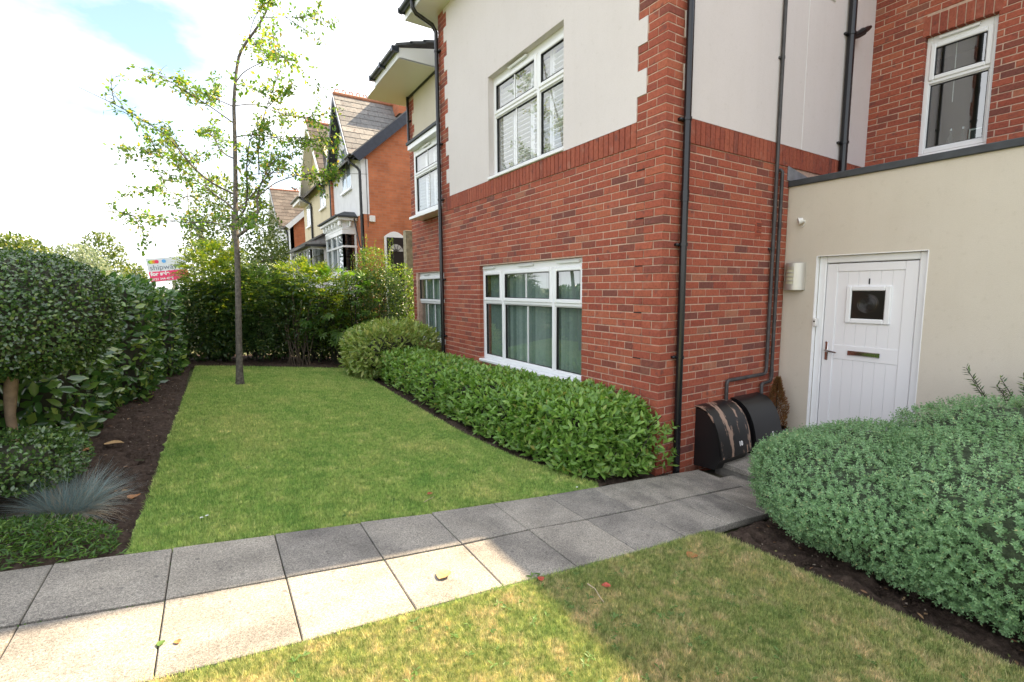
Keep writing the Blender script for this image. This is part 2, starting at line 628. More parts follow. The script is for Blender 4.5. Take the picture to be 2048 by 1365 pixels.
# lawns: turf sheets with a cut edge
LAWN = np.array([(-3.96, .0), (-3.93, 2), (-3.85, 6.6), (-3.84, 7.08), (-3.5, 7.12), (-1.3, 7.09), (-1.12, 6.6), (-1.19, 3.5), (-1.19, 1.75), (-1.10, .8), (-.80, -.06), (-1.3, -.125), (-2.3, -.105), (-3.3, -.06)])


def ragged(poly, amp=.014, step=.04):
    poly = np.asarray(poly, float); out = []
    for a_, b_ in zip(poly, np.roll(poly, -1, 0)):
        n_ = max(1, int(np.linalg.norm(b_ - a_) / step))
        for k in range(n_): out.append(a_ + (b_ - a_) * k / n_)
    out = np.array(out); j = rng.normal(0, amp, out.shape)
    j = (j + np.roll(j, 1, 0) + np.roll(j, 2, 0)) / 2
    return out + j


LAWN_C = LAWN
LAWN = ragged(LAWN)


def turf(name, poly, mat):
    poly = np.asarray(poly, float)
    V = np.concatenate([np.column_stack([poly, gz(poly[:, 0])]), np.column_stack([poly, gz(poly[:, 0]) - .07])])
    n = len(poly)
    F = [list(range(n))[::-1] if False else list(range(n))] + [[i, (i + 1) % n, (i + 1) % n + n, i + n] for i in range(n)]
    me = bpy.data.meshes.new(name); me.from_pydata(V.tolist(), [], F); me.materials.append(mat); me.update()
    o_ = link(bpy.data.objects.new(name, me)); o_['kind'] = 'structure'
    return o_


turf('lawn_back', LAWN, MT['turf'])
LAWN2 = np.array([(-9, -1.02), (-4.2, -1.03), (-3.3, -1.06), (-1.4, -1.075), (-.70, -1.065), (-.64, -1.15), (-.56, -2.6), (-.5, -6), (-9, -6)])
LAWN2_C = LAWN2
LAWN2 = ragged(LAWN2)
turf('lawn_front', LAWN2, MT['turf_dry'])

# garden path of square slabs, each its own piece
path = sheet('path', [(-5.7, 1.2, -1.05, -.09)], -.03, pmat('path_bedding', (.075, .070, .045), .95, .4, 30, 90, .5), step=1)
PX = [-5.66, -5.19, -4.71, -4.235, -3.775, -3.299, -2.823, -2.358, -1.878, -1.403, -.928, -.440, .038, .51]
PYF = [.02, .01, .0, -.015, -.040, -.065, -.087, -.112, -.118, -.128, -.124, -.112, -.105, -.10]
PYC = [-.47, -.475, -.48, -.50, -.535, -.557, -.573, -.582, -.572, -.590, -.592, -.577, -.575, -.575]
PYN = [-.96, -.97, -.98, -1.0, -1.037, -1.050, -1.051, -1.048, -1.058, -1.066, -1.060, -1.05, -1.05, -1.05]


def slab_obj(q, zt, j, parent, name='slab'):
    q = np.array(q, float)
    c_ = q.mean(0)
    mbs = MB()
    g_ = .0022
    d = c_ - q
    q1 = q + d / np.linalg.norm(d, axis=1)[:, None] * g_ * 1.6
    q2 = q + d / np.linalg.norm(d, axis=1)[:, None] * (g_ * 1.6 + .006)
    z = np.array([zt(*w) for w in q])
    tilt = rng.normal(0, .0016, 4)
    V = np.concatenate([np.column_stack([q2, z + tilt]), np.column_stack([q1, z + tilt - .004]), np.column_stack([q1, z - .05])])
    F = [(0, 1, 2, 3)] + [(i, i + 4, (i + 1) % 4 + 4, (i + 1) % 4) for i in range(4)] + [(i + 4, i + 8, (i + 1) % 4 + 8, (i + 1) % 4 + 4) for i in range(4)]
    return mbs.add(V, F).obj(name, MT['slab'], parent)


for i in range(len(PX) - 1):
    xa, xb = PX[i], PX[i + 1]
    for (A_, B_, ea, eb) in ((PYF, PYC, 0, .0065), (PYC, PYN, -.0065, 0)):
        slab_obj([(xa, B_[i] + eb), (xb, B_[i + 1] + eb), (xb, A_[i + 1] + ea), (xa, A_[i] + ea)], lambda x, y: gz(x) + .012, 0, path)
for i, (xa, xb) in enumerate(((.51, .69 + .3), )):
    slab_obj([(xa, -1.05), (xb, -1.05), (xb, -.34), (xa, -.34)], lambda x, y: gz(x) + .012, 0, path)
MT['concrete'] = pmat('grey_concrete', (.16, .15, .135), .9, .3, 14, 60, .4)
landing = sheet('doorstep_landing', [(.70, 2.06, -1.5, -.13)], 0, MT['concrete'], step=9)
for v_ in landing.data.vertices: v_.co.z = -.20
for (xa, xb) in ((.70, 1.16), (1.16, 1.62), (1.62, 2.06)):
    for (ya, yb) in ((-.60, -.135), (-1.06, -.60), (-1.5, -1.06)):
        slab_obj([(xa, ya), (xb, ya), (xb, yb), (xa, yb)], lambda x, y: -.165, 0, landing)
mbx = MB(); mbx.box(.715, 2.05, -1.49, -.15, -.33, -.215); mbx.obj('landing_base', MT['concrete'], landing)

# ================================================================== APARTMENT BUILDING
bld = thing('apartment_building', (0, 0, gz(0)), 'red brick and cream render apartment building with white windows and a white front door', 'building')
ZS = 2.916                    # underside of the soldier course
CO = .075
XD, XU, XR, LF, LR = 2.103, 3.919, .38, 4.85, 7.36
ZE = 6.15                     # eaves
FA = Frame((0, 0, 0), (0, 1, 0), (1, 0, 0))        # garden facade
FS = Frame((0, 0, 0), (1, 0, 0), (0, 1, 0))        # side wall
FR = Frame((XR, 0, 0), (0, 1, 0), (1, 0, 0))       # stepped back wall
FD = Frame((XD, 0, 0), (0, -1, 0), (1, 0, 0))      # door wall
FU = Frame((XU, 0, 0), (0, -1, 0), (1, 0, 0))      # upper wall over the flat roof
FE = Frame((0, LR, 0), (1, 0, 0), (0, -1, 0))      # far end wall


def grow(h, e=.004): return (h[0] - e, h[1] + e, h[2] - e, h[3] + e)


def panels(mb, u0, u1, z0, z1, d0, d1, holes=(), zcuts=(), ulim=None):
    zs_ = sorted({z0, z1, *[h[2] for h in holes], *[h[3] for h in holes], *zcuts})
    zs_ = [z for z in zs_ if z0 - 1e-9 <= z <= z1 + 1e-9]
    for a, b in zip(zs_[:-1], zs_[1:]):
        if b - a < 1e-6: continue
        zm = (a + b) / 2
        ua, ub = ulim(zm) if ulim else (u0, u1)
        iv = [(ua, ub)]
        for (h0, h1, k0, k1) in holes:
            if k0 < zm < k1:
                iv = [w for (s_, e_) in iv for w in ((s_, min(e_, h0)), (max(s_, h1), e_)) if w[1] - w[0] > 1e-5]
        for (s_, e_) in iv: mb.box(s_, e_, d0, d1, a, b)


# openings (u0, u1, z0, z1)
W_G = (1.11, 3.515, .465, 1.927)
W_1 = (1.445, 3.17, 3.150, 4.563)
R_G = (5.35, 7.20, .465, 1.930)
R_1 = (4.98, 6.58, 3.10, 4.40)
U_1 = (.545, 1.175, 3.155, 4.540)
D_1 = (.343, 1.297, -.17, 1.908)


def qw(z, far=False):            # quoin width: blocks of three courses, wide and narrow in turn
    k = math.floor((z - (ZS + .225)) / .225)
    return .3375 if (k % 2 == 0) else .225


# --- backing walls (mortar shows in the joints)
MREC = .0055
mb = MB(FA); panels(mb, 0.004, LF, -.5, ZS + .225, MREC, .28, [grow(W_G)])
panels(mb, .004, LF, ZS + .225, ZE, MREC, .28, [grow(W_1)]); wall_f = mb.obj('facade_wall', MT['mortar'], bld)
mb = MB(FS); panels(mb, .28, 9.0, -.5, ZE, MREC, .28); panels(mb, .004 + MREC, .28, -.5, ZE, MREC, .05); wall_s = mb.obj('side_wall', MT['mortar'], bld)
mb = MB(FR); panels(mb, LF - .2, LR, -.5, 5.7, MREC, .28, [grow(R_G), grow(R_1)]); wall_r = mb.obj('recessed_wall', MT['mortar'], bld)
mb = MB(FU); panels(mb, -.02, 9, 2.4, ZE, MREC, .28, [grow(U_1)]); wall_u = mb.obj('upper_wall', MT['mortar'], bld)
mb = MB(FE); mb.box(XR + .01, 9, .004, .25, -.5, 5.7); mb.obj('end_wall', MT['mortar'], bld)
mb = MB(); mb.box(8.8, 9.0, -9, LR, -.5, ZE); mb.box(XD, 9, -9.2, -9, -.5, ZE); mb.box(0.1, 9, LF - .14, LF, 5.6, ZE + .02); mb.box(.02, .4, LF - .2, LF - .003, -.5, ZE); mb.obj('rear_wall', MT['render'], bld)

# --- bricks
BR = []                          # (frame, u0, u1, dface, z0, z1, depth)


def bricks(fr, u0, u1, z0, n, start, holes=(), split=None, depth=.1025, depthjit=.0012):
    for k in range(n):
        za = z0 + k * CO + .005; zb = za + .065
        off = start(k)
        us = []
        x = u0 + off
        if off > .02: us.append((u0, x - .005 - .005))
        while x < u1:
            us.append((x, min(x + .215, u1)))
            x += .225
        zm = (za + zb) / 2
        bq = split(zm) if split else None
        for (a, b) in us:
            segs = [(a, b)]
            if bq:
                segs = [w for (s_, e_) in segs for w in ((s_, min(e_, bq - .0015)), (max(s_, bq + .0015), e_)) if w[1] - w[0] > .012]
            for (h0, h1, k0, k1) in holes:
                if k0 < zm < k1:
                    segs = [w for (s_, e_) in segs for w in ((s_, min(e_, h0)), (max(s_, h1), e_)) if w[1] - w[0] > .015]
            for (s_, e_) in segs:
                pr_ = -.005 if (bq and e_ < bq + .001) else 0
                BR.append((fr, s_, e_, pr_ + rng.normal(0, depthjit), za + rng.normal(0, .0008), zb + rng.normal(0, .0008), depth))


NG = 44                          # courses below the soldier course
ZB = ZS - NG * CO
qf = lambda z: qw(z)
bricks(FA, 0, LF, ZB, NG, lambda k: 0 if k % 2 == 0 else .1125, [W_G], qf)
bricks(FS, 0, XD - .004, ZB, NG, lambda k: .1125 if k % 2 == 0 else 0, (), qf)
# far quoin of the facade, seen as a second toothed strip (only scored): handled by the bond itself
bricks(FR, LF, LR, ZB, NG + 2, lambda k: .1125 if k % 2 else 0, [R_G, (R_1[0], R_1[1], 3.06, 9)])
bricks(FR, 6.64, LR, ZB + (NG + 2) * CO, 20, lambda k: .1125 if k % 2 else 0)
bricks(FU, 0, 4.2, ZS - 3 * CO, 50, lambda k: .1125 if k % 2 else 0, [U_1, (U_1[0] - .0, U_1[1] + .0, U_1[3], U_1[3] + .225)])
# corner bricks drawn twice are dropped: on even courses the side wall starts behind the facade's stretcher
BR = [b for b in BR if not (b[0] is FS and b[1] < .01 and b[2] < .11)]
BR = [b for b in BR if not (b[0] is FA and b[1] < .01 and b[2] < .11)]
# stepped back wall above the first-floor window: only its end quoin is brick; quoins beside the render
NQ = int((ZE - (ZS + .225)) / CO)
for k in range(NQ):
    za = ZS + .225 + k * CO
    zm = za + .037
    w = qw(zm)
    big = w > .3
    for fr, sgn, base in ((FA, 1, 0.), (FS, 1, 0.), (FA, -1, LF)):
        e_ = k % 2 == 0
        main = (fr is FA and sgn == 1)
        side = fr is FS
        if side: cuts = [(.1125, w)] if e_ and not big else ([(.1125, .3275 - .0)] if e_ else ([(0, .215)] + ([(.225, w)] if big else [])))
        elif main: cuts = [(0, .215)] + ([(.225, w)] if big else []) if e_ else ([(.1125, w)])
        else: cuts = ([(0, .215)] + ([(.225, w)] if big else [])) if e_ else ([(0, .1025), (.1125, w)])
        for (a, b) in cuts:
            if b - a < .02: continue
            a, b = (base + a, base + b) if sgn == 1 else (base - b, base - a)
            BR.append((fr, a, b, rng.normal(0, .001), za + .005, za + .07, .1025))
for k in range(int((5.62 - 4.64) / CO)):          # toothed quoin at the far end of the stepped back wall
    za = 4.64 + k * CO; w = qw(za + .037)
    for (a, b) in ([(0, .215)] + ([(.225, w)] if w > .3 else [])) if k % 2 else [(0, .1025), (.1125, w)]:
        BR.append((FR, LR - b, LR - a, 0, za + .005, za + .07, .1025))

_bm = {}


def brick_mesh(L, h, dp, name='brick'):
    key = (round(L, 3), round(h, 3), round(dp, 3))
    if key not in _bm:
        c_ = .0035
        L, h, dp = key
        V = [(c_, 0, c_), (L - c_, 0, c_), (L - c_, 0, h - c_), (c_, 0, h - c_), (0, c_, 0), (L, c_, 0), (L, c_, h), (0, c_, h), (0, dp, 0), (L, dp, 0), (L, dp, h), (0, dp, h)]
        F = [(0, 1, 2, 3)] + [(i + 4, (i + 1) % 4 + 4, (i + 1) % 4, i) for i in range(4)] + [(i + 8, (i + 1) % 4 + 8, (i + 1) % 4 + 4, i + 4) for i in range(4)]
        _bm[key] = (np.array(V, float), F)
    return _bm[key]


def seen_size(fr, a, b, za, zb):
    P = proj(fr([(a, 0, za), (b, 0, zb), ((a + b) / 2, 0, (za + zb) / 2)]))
    if P[2, 2] < .2 or not (-5 < P[2, 0] < W + 5 and -5 < P[2, 1] < H + 5): return 0
    return abs(P[1, 0] - P[0, 0]) * abs(P[1, 1] - P[0, 1])


def emit_bricks(lst, name, mat, limit, walls, stuffname, root):
    sz = np.array([seen_size(b[0], b[1], b[2], b[4], b[5]) for b in lst])
    # leave out of the singled pieces what the hedge, door wall or pipes surely hide
    for i, b in enumerate(lst):
        if b[0] is FA and b[5] < .42: sz[i] *= .0
        if b[0] is FS and (b[5] < -.15 or (b[1] > .5 and b[2] < 1.75 and b[5] < .35)): sz[i] *= 0.
        if b[0] is FS and .16 < (b[1] + b[2]) / 2 < .27: sz[i] *= .2
        if b[0] is FU and b[4] < 2.85: sz[i] = 0
        if b[0] is FR and b[5] < .75: sz[i] = 0
    order = np.argsort(-sz)
    pick = set(int(i) for i in order[:limit] if sz[i] > 0)
    rest = {}
    shared = {}
    for i, b in enumerate(lst):
        fr, a, e_, d_, za, zb, dp = b
        V, F = brick_mesh(e_ - a, zb - za, dp)
        if i in pick:
            key = (id(fr), round(e_ - a, 3), round(zb - za, 3), dp)
            if key not in shared:
                me = bpy.data.meshes.new(name)
                me.from_pydata(V.tolist(), [], [f[::-1] if fr.flip else f for f in F]); me.materials.append(mat); me.update()
                shared[key] = me
            m4 = Matrix.Identity(4)
            o0 = fr((a, d_, za))[0]
            for r_ in range(3):
                m4[r_][0], m4[r_][1], m4[r_][3] = fr.u[r_], fr.d[r_], o0[r_]
            if fr.flip:
                pass
            link(bpy.data.objects.new(name, shared[key]), walls[id(fr)], m4)
        else:
            k_ = id(fr) if stuffname is None else 0
            r = rest.setdefault(k_, MB())
            r.add(fr(V + np.array([a, d_, za])), [f[::-1] if fr.flip else f for f in F], raw=True)
    for k_, r in rest.items():
        o_ = r.obj(stuffname or name, mat, root); o_['kind'] = 'stuff'


WALLS = {id(FA): wall_f, id(FS): wall_s, id(FR): wall_r, id(FU): wall_u}
emit_bricks(BR, 'brick', MT['brick'], 300, WALLS, 'brickwork', bld)
SB = []
x = qw(ZS + .1) * 0 + .3375 + .003
while x < LF - .23:
    SB.append((FA, x, x + .065, -.010 + rng.normal(0, .001), ZS + .003, ZS + .222, .1025)); x += .075
x = .3375 + .003
while x < XU - .08:
    SB.append((FS, x, x + .065, -.010 + rng.normal(0, .001), ZS + .003, ZS + .222, .1025)); x += .075
for k in range(3):
    za = ZS + k * CO
    for fr in (FA, FS):
        e_ = k % 2 == 0
        cuts = ([(0, .215), (.225, .335)] if e_ else [(.1125, .335)]) if fr is FA else ([(.1125, .335)] if e_ else [(0, .215), (.225, .335)])
        for (a, b) in cuts: SB.append((fr, a, b, rng.normal(0, .001), za + .005, za + .07, .1025))
    for (a, b) in ([(LF - .215, LF)] if e_ else [(LF - .1025, LF), (LF - .225, LF - .1125)]): SB.append((FA, a, b, 0, za + .005, za + .07, .1025))
n_l = int((U_1[1] - U_1[0] + .08) / .075)
for k in range(n_l):
    a = U_1[0] - .03 + k * .0775
    SB.append((FU, a, a + .066, -.004, U_1[3] + .003, U_1[3] + .222, .1025))
emit_bricks(SB, 'soldier_brick', MT['soldier'], 300, WALLS, 'soldier_brickwork', bld)
mb = MB(FA)                       # thin dark strips set into the brick face under the quoin blocks
for k in range(0, 7):
    z = ZS - .225 * 2 * k - .225
    if z > .4: mb.box(.232, .33, -.0005, .01, z - .005, z + .005)
mb.obj('dark_strip', MT['strip_black'], wall_f)
# plinth stretch low on the side wall
# --- render
def tooth(base, sgn, extra=0.):
    return lambda z: base + sgn * (qw(z) + .003)


zrow = [ZS + .225 + .225 * k for k in range(0, 16)]
RD = -.006
mb = MB(FA)
panels(mb, 0, LF, ZS + .2275, ZE, RD, .012, [W_1], [z for z in zrow if z < ZE], lambda z: (qw(z) + .003, LF - qw(z) - .003))
u0, u1, z0, z1 = W_1
mb.box(u0 - .002, u0 + .005, RD + .001, .12, z0, z1); mb.box(u1 - .005, u1 + .002, RD + .001, .12, z0, z1)
mb.box(u0 + .005, u1 - .005, RD + .0012, .12, z1 - .005, z1 + .002)
mb.box(qw(ZS + .3) + .004, W_1[0] - .006, RD - .004, RD - .0005, ZS + .2235, ZS + .2305); mb.box(W_1[1] + .006, LF - .35, RD - .004, RD - .0005, ZS + .2235, ZS + .2305)
mb.obj('rendered_facade', MT['render'], bld)
mb = MB(FS)
panels(mb, 0, XU, ZS + .2275, ZE, RD, .012, (), [z for z in zrow if z < ZE], lambda z: (qw(z) + .003, XU - .001))
mb.box(.35, XU - .002, RD - .004, RD - .0005, ZS + .2235, ZS + .2305)
mb.obj('rendered_side', MT['render'], bld)
mb = MB(FS); mb.box(2.30, 2.308, RD - .0025, RD - .0005, ZS + .232, ZE); mb.obj('movement_joint', MT['white_paint'], bld)
mb = MB(FR); panels(mb, LF, LR, 4.54, 5.68, RD, .012, (), [4.64 + .225 * k for k in range(5)], lambda z: (LF, LR - qw(z) - .003)); mb.obj('rendered_recess', MT['render_warm'], bld)
mb = MB(FD)
panels(mb, .0, 9, -.5, 2.70, 0, .25, [D_1]); door_wall = mb.obj('rendered_door_wall', MT['render_warm'], bld)
mb = MB(FD)
mb.box(-.0, 9, -.028, .05, 2.700, 2.768, .006); mb.obj('coping', MT['felt'], bld)
mb = MB(); mb.box(XD + .02, XU - .002, -9, -.002, 2.60, 2.735); mb.obj('flat_roof', MT['felt'], bld)
mb = MB(); mb.slab([(XD - .06, -.004, 2.772), (XD + .55, -.004, 2.772), (XD + .50, -.004, 2.83), (XD - .06, -.004, 2.93)], (0, -.006, 0)); mb.obj('lead_flashing', MT['lead'], bld)

# --- roof: hipped, eaves all round
OV = .40
OV2 = .20                     # smaller overhang over the door side
zt, zf = ZE, ZE + .17
def roof_slab(name, pts, t_, mat): return MB().slab(pts, t_).obj(name, mat, bld)
mb = MB(); mb.box(-OV, 9.4, -OV, LF + OV, zt - .005, zt + .012); mb.box(XU - OV2, 9.4, -9.4, -OV - .001, zt - .005, zt + .012); mb.obj('soffit', MT['soffit'], bld)
mb = MB(); mb.box(-OV - .02, -OV, -OV, LF + OV, zt - .012, zf); mb.box(-OV - .02, XU - OV2, -OV - .02, -OV, zt - .0125, zf); mb.box(XU - OV2 - .02, XU - OV2, -9.4, -OV - .02, zt - .012, zf); mb.box(-OV - .02, 1.2, LF + OV, LF + OV + .02, zt - .0125, zf); mb.obj('fascia', MT['upvc'], bld)
hz = 1.9
mb = MB()
mb.slab([(-.46, -.46, zf), (9.4, -.46, zf), (9.4, 2.2, zf + hz), (2.6, 2.2, zf + hz)], (0, 0, .06))
mb.slab([(-.46, LF + .46, zf), (-.46, -.46, zf), (2.6, 2.2, zf + hz), (2.6, 2.65, zf + hz)], (0, 0, .06))
mb.slab([(9.4, LF + .46, zf), (-.46, LF + .46, zf), (2.6, 2.65, zf + hz), (9.4, 2.65, zf + hz)], (0, 0, .06))
mb.slab([(XU - OV2 - .06, -9.4, zf), (XU - OV2 - .06, -.46, zf), (6.6, .0, zf + 1.8), (6.6, -9.4, zf + 1.8)][::-1], (0, 0, .06))
mb.slab([(6.6, -9.4, zf + 1.8), (6.6, 0, zf + 1.8), (9.4, 0, zf), (9.4, -9.4, zf)], (0, 0, .06))
mb.obj('roof', MT['tile'], bld)


def half_gutter(mb, p0, p1, r=.058, n=8, out=None):
    p0, p1 = np.array(p0, float), np.array(p1, float)
    t_ = (p1 - p0) / np.linalg.norm(p1 - p0)
    s_ = np.cross(t_, (0, 0, 1))
    V, F = [], []
    for p in (p0, p1):
        for k in range(n + 1):
            a = math.pi * k / n
            V.append(p + r * (math.cos(a) * s_ - math.sin(a) * np.array([0, 0, 1])))
        for k in range(n, -1, -1):
            a = math.pi * k / n
            V.append(p + (r - .005) * (math.cos(a) * s_ - math.sin(a) * np.array([0, 0, 1])))
    m_ = 2 * (n + 1)
    for k in range(m_): F.append((k, (k + 1) % m_, (k + 1) % m_ + m_, k + m_))
    F.append(tuple(range(m_))[::-1]); F.append(tuple(range(m_, 2 * m_)))
    mb.add(V, F)


mb = MB()
gx = -OV - .08
half_gutter(mb, (gx, -OV - .1, zf - .03), (gx, LF + OV + .05, zf - .03))
for y in (0.5, 2, 3.5, LF - .1, LF + OV): mb.box(gx - .064, gx + .064, y - .012, y + .012, zf - .095, zf - .02)
half_gutter(mb, (-OV, -OV - .08, zf - .03), (XU - OV2 - .1, -OV - .08, zf - .03))
half_gutter(mb, (XU - OV2 - .08, -OV - .1, zf - .03), (XU - OV2 - .08, -9.4, zf - .03))
mb.obj('gutter', MT['gutter'], bld, 40)

# lower roof over the stepped back wall, its verge end facing the camera
ya, yb = 5.66, 6.80
xe, ze = -.40, 5.74
mb = MB(); mb.box(xe, XR + .3, ya, LR + .42, ze - .045, ze - .03); mb.obj('soffit', MT['soffit'], bld)
mb = MB()
mb.slab([(xe, ya, ze - .05), (XR + .5, ya, ze - .05), (XR + .5, ya, ze + .40), (xe, ya, ze + .13)], (0, .02, 0))
mb.slab([(xe - .02, ya, ze - .05), (xe - .02, yb + .3, ze - .05), (xe - .02, yb + .3, ze + .12), (xe - .02, ya, ze + .12)], (.02, 0, 0)); mb.obj('fascia', MT['upvc'], bld)
mb = MB()
nt_ = 5
for k in range(nt_):
    xa = xe - .06 + k * .26; xb = xa + .30
    za = ze + .14 + (xa - xe) * .36; zb = ze + .14 + (xb - xe) * .30
    mb.slab([(xa, ya - .04, za + .02), (xb, ya - .04, zb + .02), (xb, yb + .32, zb + .02), (xa, yb + .32, za + .02)], (0, 0, .045))
mb.obj('lower_roof', MT['tile'], bld)
mb = MB(); half_gutter(mb, (xe - .075, ya - .03, ze + .12), (xe - .075, yb + .3, ze + .12))
for y in (ya, ya + .75, yb + .27): mb.box(xe - .139, xe - .01, y - .03, y + .03, ze + .045, ze + .135)
mb.obj('gutter', MT['gutter'], bld, 40)
mb = MB(); mb.box(XR - .05, 8.9, LF + .1, LR, 5.68, 5.73); mb.obj('ceiling_slab', MT['felt'], bld)
mb = MB(); mb.slab([(XR + .9, ya, ze + .4), (9, ya, ze + .4), (9, LR + .3, ze + .4), (XR + .9, LR + .3, ze + .4)], (0, 0, .05)); mb.obj('roof', MT['tile'], bld)


# --- windows
def shade_slats(fr, u0, u1, z0, z1, d, parent):
    mb = MB(fr); n = int((u1 - u0) / .08)
    for k in range(n):
        uc = u0 + .04 + k * (u1 - u0 - .04) / n
        a = math.radians(57 + rng.normal(0, 5)); w_ = .044
        c_, s_ = math.cos(a) * w_, math.sin(a) * w_
        mb.add([(uc - c_, d + s_, z0), (uc + c_, d - s_, z0), (uc + c_, d - s_, z1), (uc - c_, d + s_, z1)], [(0, 1, 2, 3)])
    return mb.obj('blind', MT['blind'], parent)


def louvres(fr, u0, u1, z0, z1, d, parent):
    mb = MB(fr)
    n_p = max(1, round((u1 - u0) / .42)); w_ = (u1 - u0) / n_p
    for q in range(n_p):
        a, b = u0 + q * w_, u0 + (q + 1) * w_
        mb.box(a + .004, a + .045, d, d + .03, z0, z1); mb.box(b - .045, b - .004, d, d + .03, z0, z1)
        mb.box(a + .045, b - .045, d + .001, d + .029, z0, z0 + .07); mb.box(a + .045, b - .045, d + .001, d + .029, z1 - .07, z1)
        z = z0 + .10
        while z < z1 - .1:
            mb.add([(a + .045, d - .012, z + .018), (b - .045, d - .012, z + .018), (b - .045, d + .035, z - .017), (a + .045, d + .035, z - .017),
                    (a + .045, d - .012, z + .026), (b - .045, d - .012, z + .026), (b - .045, d + .035, z - .009), (a + .045, d + .035, z - .009)],
                   [(0, 3, 2, 1), (4, 5, 6, 7), (0, 1, 5, 4), (3, 7, 6, 2)])
            z += .062
    return mb.obj('shutter', MT['shutter'], parent)


def room(fr, u0, u1, z0, z1, d0, d1, parent):
    mb = MB(fr)
    a, b, c_, e_ = u0 - .5, u1 + .5, z0 - .6, z1 + .4
    mb.add([(a, d1, c_), (b, d1, c_), (b, d1, e_), (a, d1, e_), (a, d0, c_), (b, d0, c_), (b, d0, e_), (a, d0, e_)],
           [(0, 1, 2, 3), (4, 5, 1, 0), (7, 3, 2, 6), (4, 0, 3, 7), (5, 6, 2, 1)])
    return mb.obj('room', MT['room'], parent)


def window(fr, op, d, mull, trans, vents, bars, sill=.05, shade=None, head=.095, sash_top=None, label=None, outer=.05, root=None, roomd=2.4):
    """mull: list of u of mullion centres; trans: z of the transom; bars: list (light index, fraction)"""
    root = root or bld
    u0, u1, z0, z1 = op
    fd = d; mull = sorted(mull)
    mb = MB(fr); ch = .007
    T = .048
    zb = z0 + .035
    mb.box(u0 - .003, u0 + T, fd, fd + .065, zb, z1 + .003, ch); mb.box(u1 - T, u1 + .003, fd, fd + .065, zb, z1 + .003, ch)
    mb.box(u0 + T, u1 - T, fd + .001, fd + .064, z1 - head, z1 + .003, ch); mb.box(u0 + T, u1 - T, fd + .001, fd + .064, zb, zb + .055, ch)
    us = [u0 + T] + [q for m_ in mull for q in (m_ - .028, m_ + .028)] + [u1 - T]
    for m_ in mull: mb.box(m_ - .028, m_ + .028, fd - .002, fd + .064, zb + .055, z1 - head, ch)
    lights = [(us[2 * i], us[2 * i + 1]) for i in range(len(us) // 2)]
    for (a, b) in lights: mb.box(a, b, fd - .001, fd + .063, trans - .022, trans + .022, ch)
    w = mb.obj('window', MT['upvc'], root, 30)
    if label: w['label'] = label
    mbs = MB(fr); mbs.box(u0 - .006, u1 + .006, -.028 if sill else fd, fd + .02, z0 - .004, zb - .001, .006); mbs.obj('sill', MT['upvc'], w)
    for i, (a, b) in enumerate(lights):
        # opening sash above, fixed light below
        for (lo, hi, sash) in ((trans + .022, z1 - head, True), (zb + .055, trans - .022, False)):
            s_ = .045 if sash else .012
            f0 = fd - .016 if sash else fd + .012
            mb = MB(fr)
            g_ = -.008 if sash else 0
            mb.box(a + g_, a + s_, f0, f0 + .05, lo + g_, hi - g_, .010); mb.box(b - s_, b - g_, f0, f0 + .05, lo + g_, hi - g_, .010)
            mb.box(a + s_, b - s_, f0 + .001, f0 + .049, lo + g_, lo + s_, .010); mb.box(a + s_, b - s_, f0 + .001, f0 + .049, hi - s_, hi - g_, .010)
            mb.obj('sash' if sash else 'glazing_bead', MT['upvc'], w, 30)
            mb = MB(fr); q = .006
            mb.box(a + s_, a + s_ + q, f0 + .006, f0 + .04, lo + s_, hi - s_); mb.box(b - s_ - q, b - s_, f0 + .006, f0 + .04, lo + s_, hi - s_)
            mb.box(a + s_ + q, b - s_ - q, f0 + .006, f0 + .04, lo + s_, lo + s_ + q); mb.box(a + s_ + q, b - s_ - q, f0 + .006, f0 + .04, hi - s_ - q, hi - s_)
            mb.obj('rubber_seal', MT['seal'], w)
            mb = MB(fr); mb.quad(a + s_, b - s_, f0 + .024, lo + s_, hi - s_); mb.obj('pane', MT['glass_clear' if shade is louvres else 'glass'], w)
            for (li, frac) in bars:
                if li == i:
                    uc = a + (b - a) * frac
                    mb = MB(fr); mb.box(uc - .010, uc + .010, f0 + .014, f0 + .034, lo + s_, hi - s_, .003); mb.obj('glazing_bar', MT['upvc'], w)
    for (a, b, zv) in vents:
        mb = MB(fr)
        mb.add([(a, fd - .006, zv), (b, fd - .006, zv), (b, fd - .042, zv - .004), (a, fd - .042, zv - .004), (a + .01, fd - .006, zv - .026), (b - .01, fd - .006, zv - .026), (b - .01, fd - .034, zv - .026), (a + .01, fd - .034, zv - .026)],
               [(3, 2, 1, 0), (4, 5, 6, 7), (0, 1, 5, 4), (3, 7, 6, 2), (0, 4, 7, 3), (1, 2, 6, 5)])
        mb.obj('trickle_vent', MT['upvc'], w)
    if shade: shade(fr, u0 + .03, u1 - .03, z0 + .05, z1 - .06, fd + (.085 if shade is louvres else .13), w)
    room(fr, u0, u1, z0, z1, .285, roomd, w)
    return w


window(FA, W_G, .065, [2.93, 1.72], 1.385, [(3.13, 3.46, 1.905), (2.14, 2.50, 1.905), (1.20, 1.62, 1.905)], [(1, .5)], shade=shade_slats, label='wide three-light ground floor window with vertical blinds')
window(FA, W_1, .085, [2.07], 4.03, [(2.28, 2.72, 4.54)], [(1, .5)], shade=louvres, label='first floor window on the cream render with white shutters')
window(FR, R_G, .065, [5.95], 1.30, [(6.55, 6.85, 1.905)], [(1, .34), (1, .67)], shade=shade_slats, label='ground floor window of the stepped back wall beside the downpipe')
window(FU, U_1, .070, [], 4.02, [(.66, 1.02, 4.515)], [], sill=0, label='tall window in the brick wall over the flat roof', roomd=2.0)
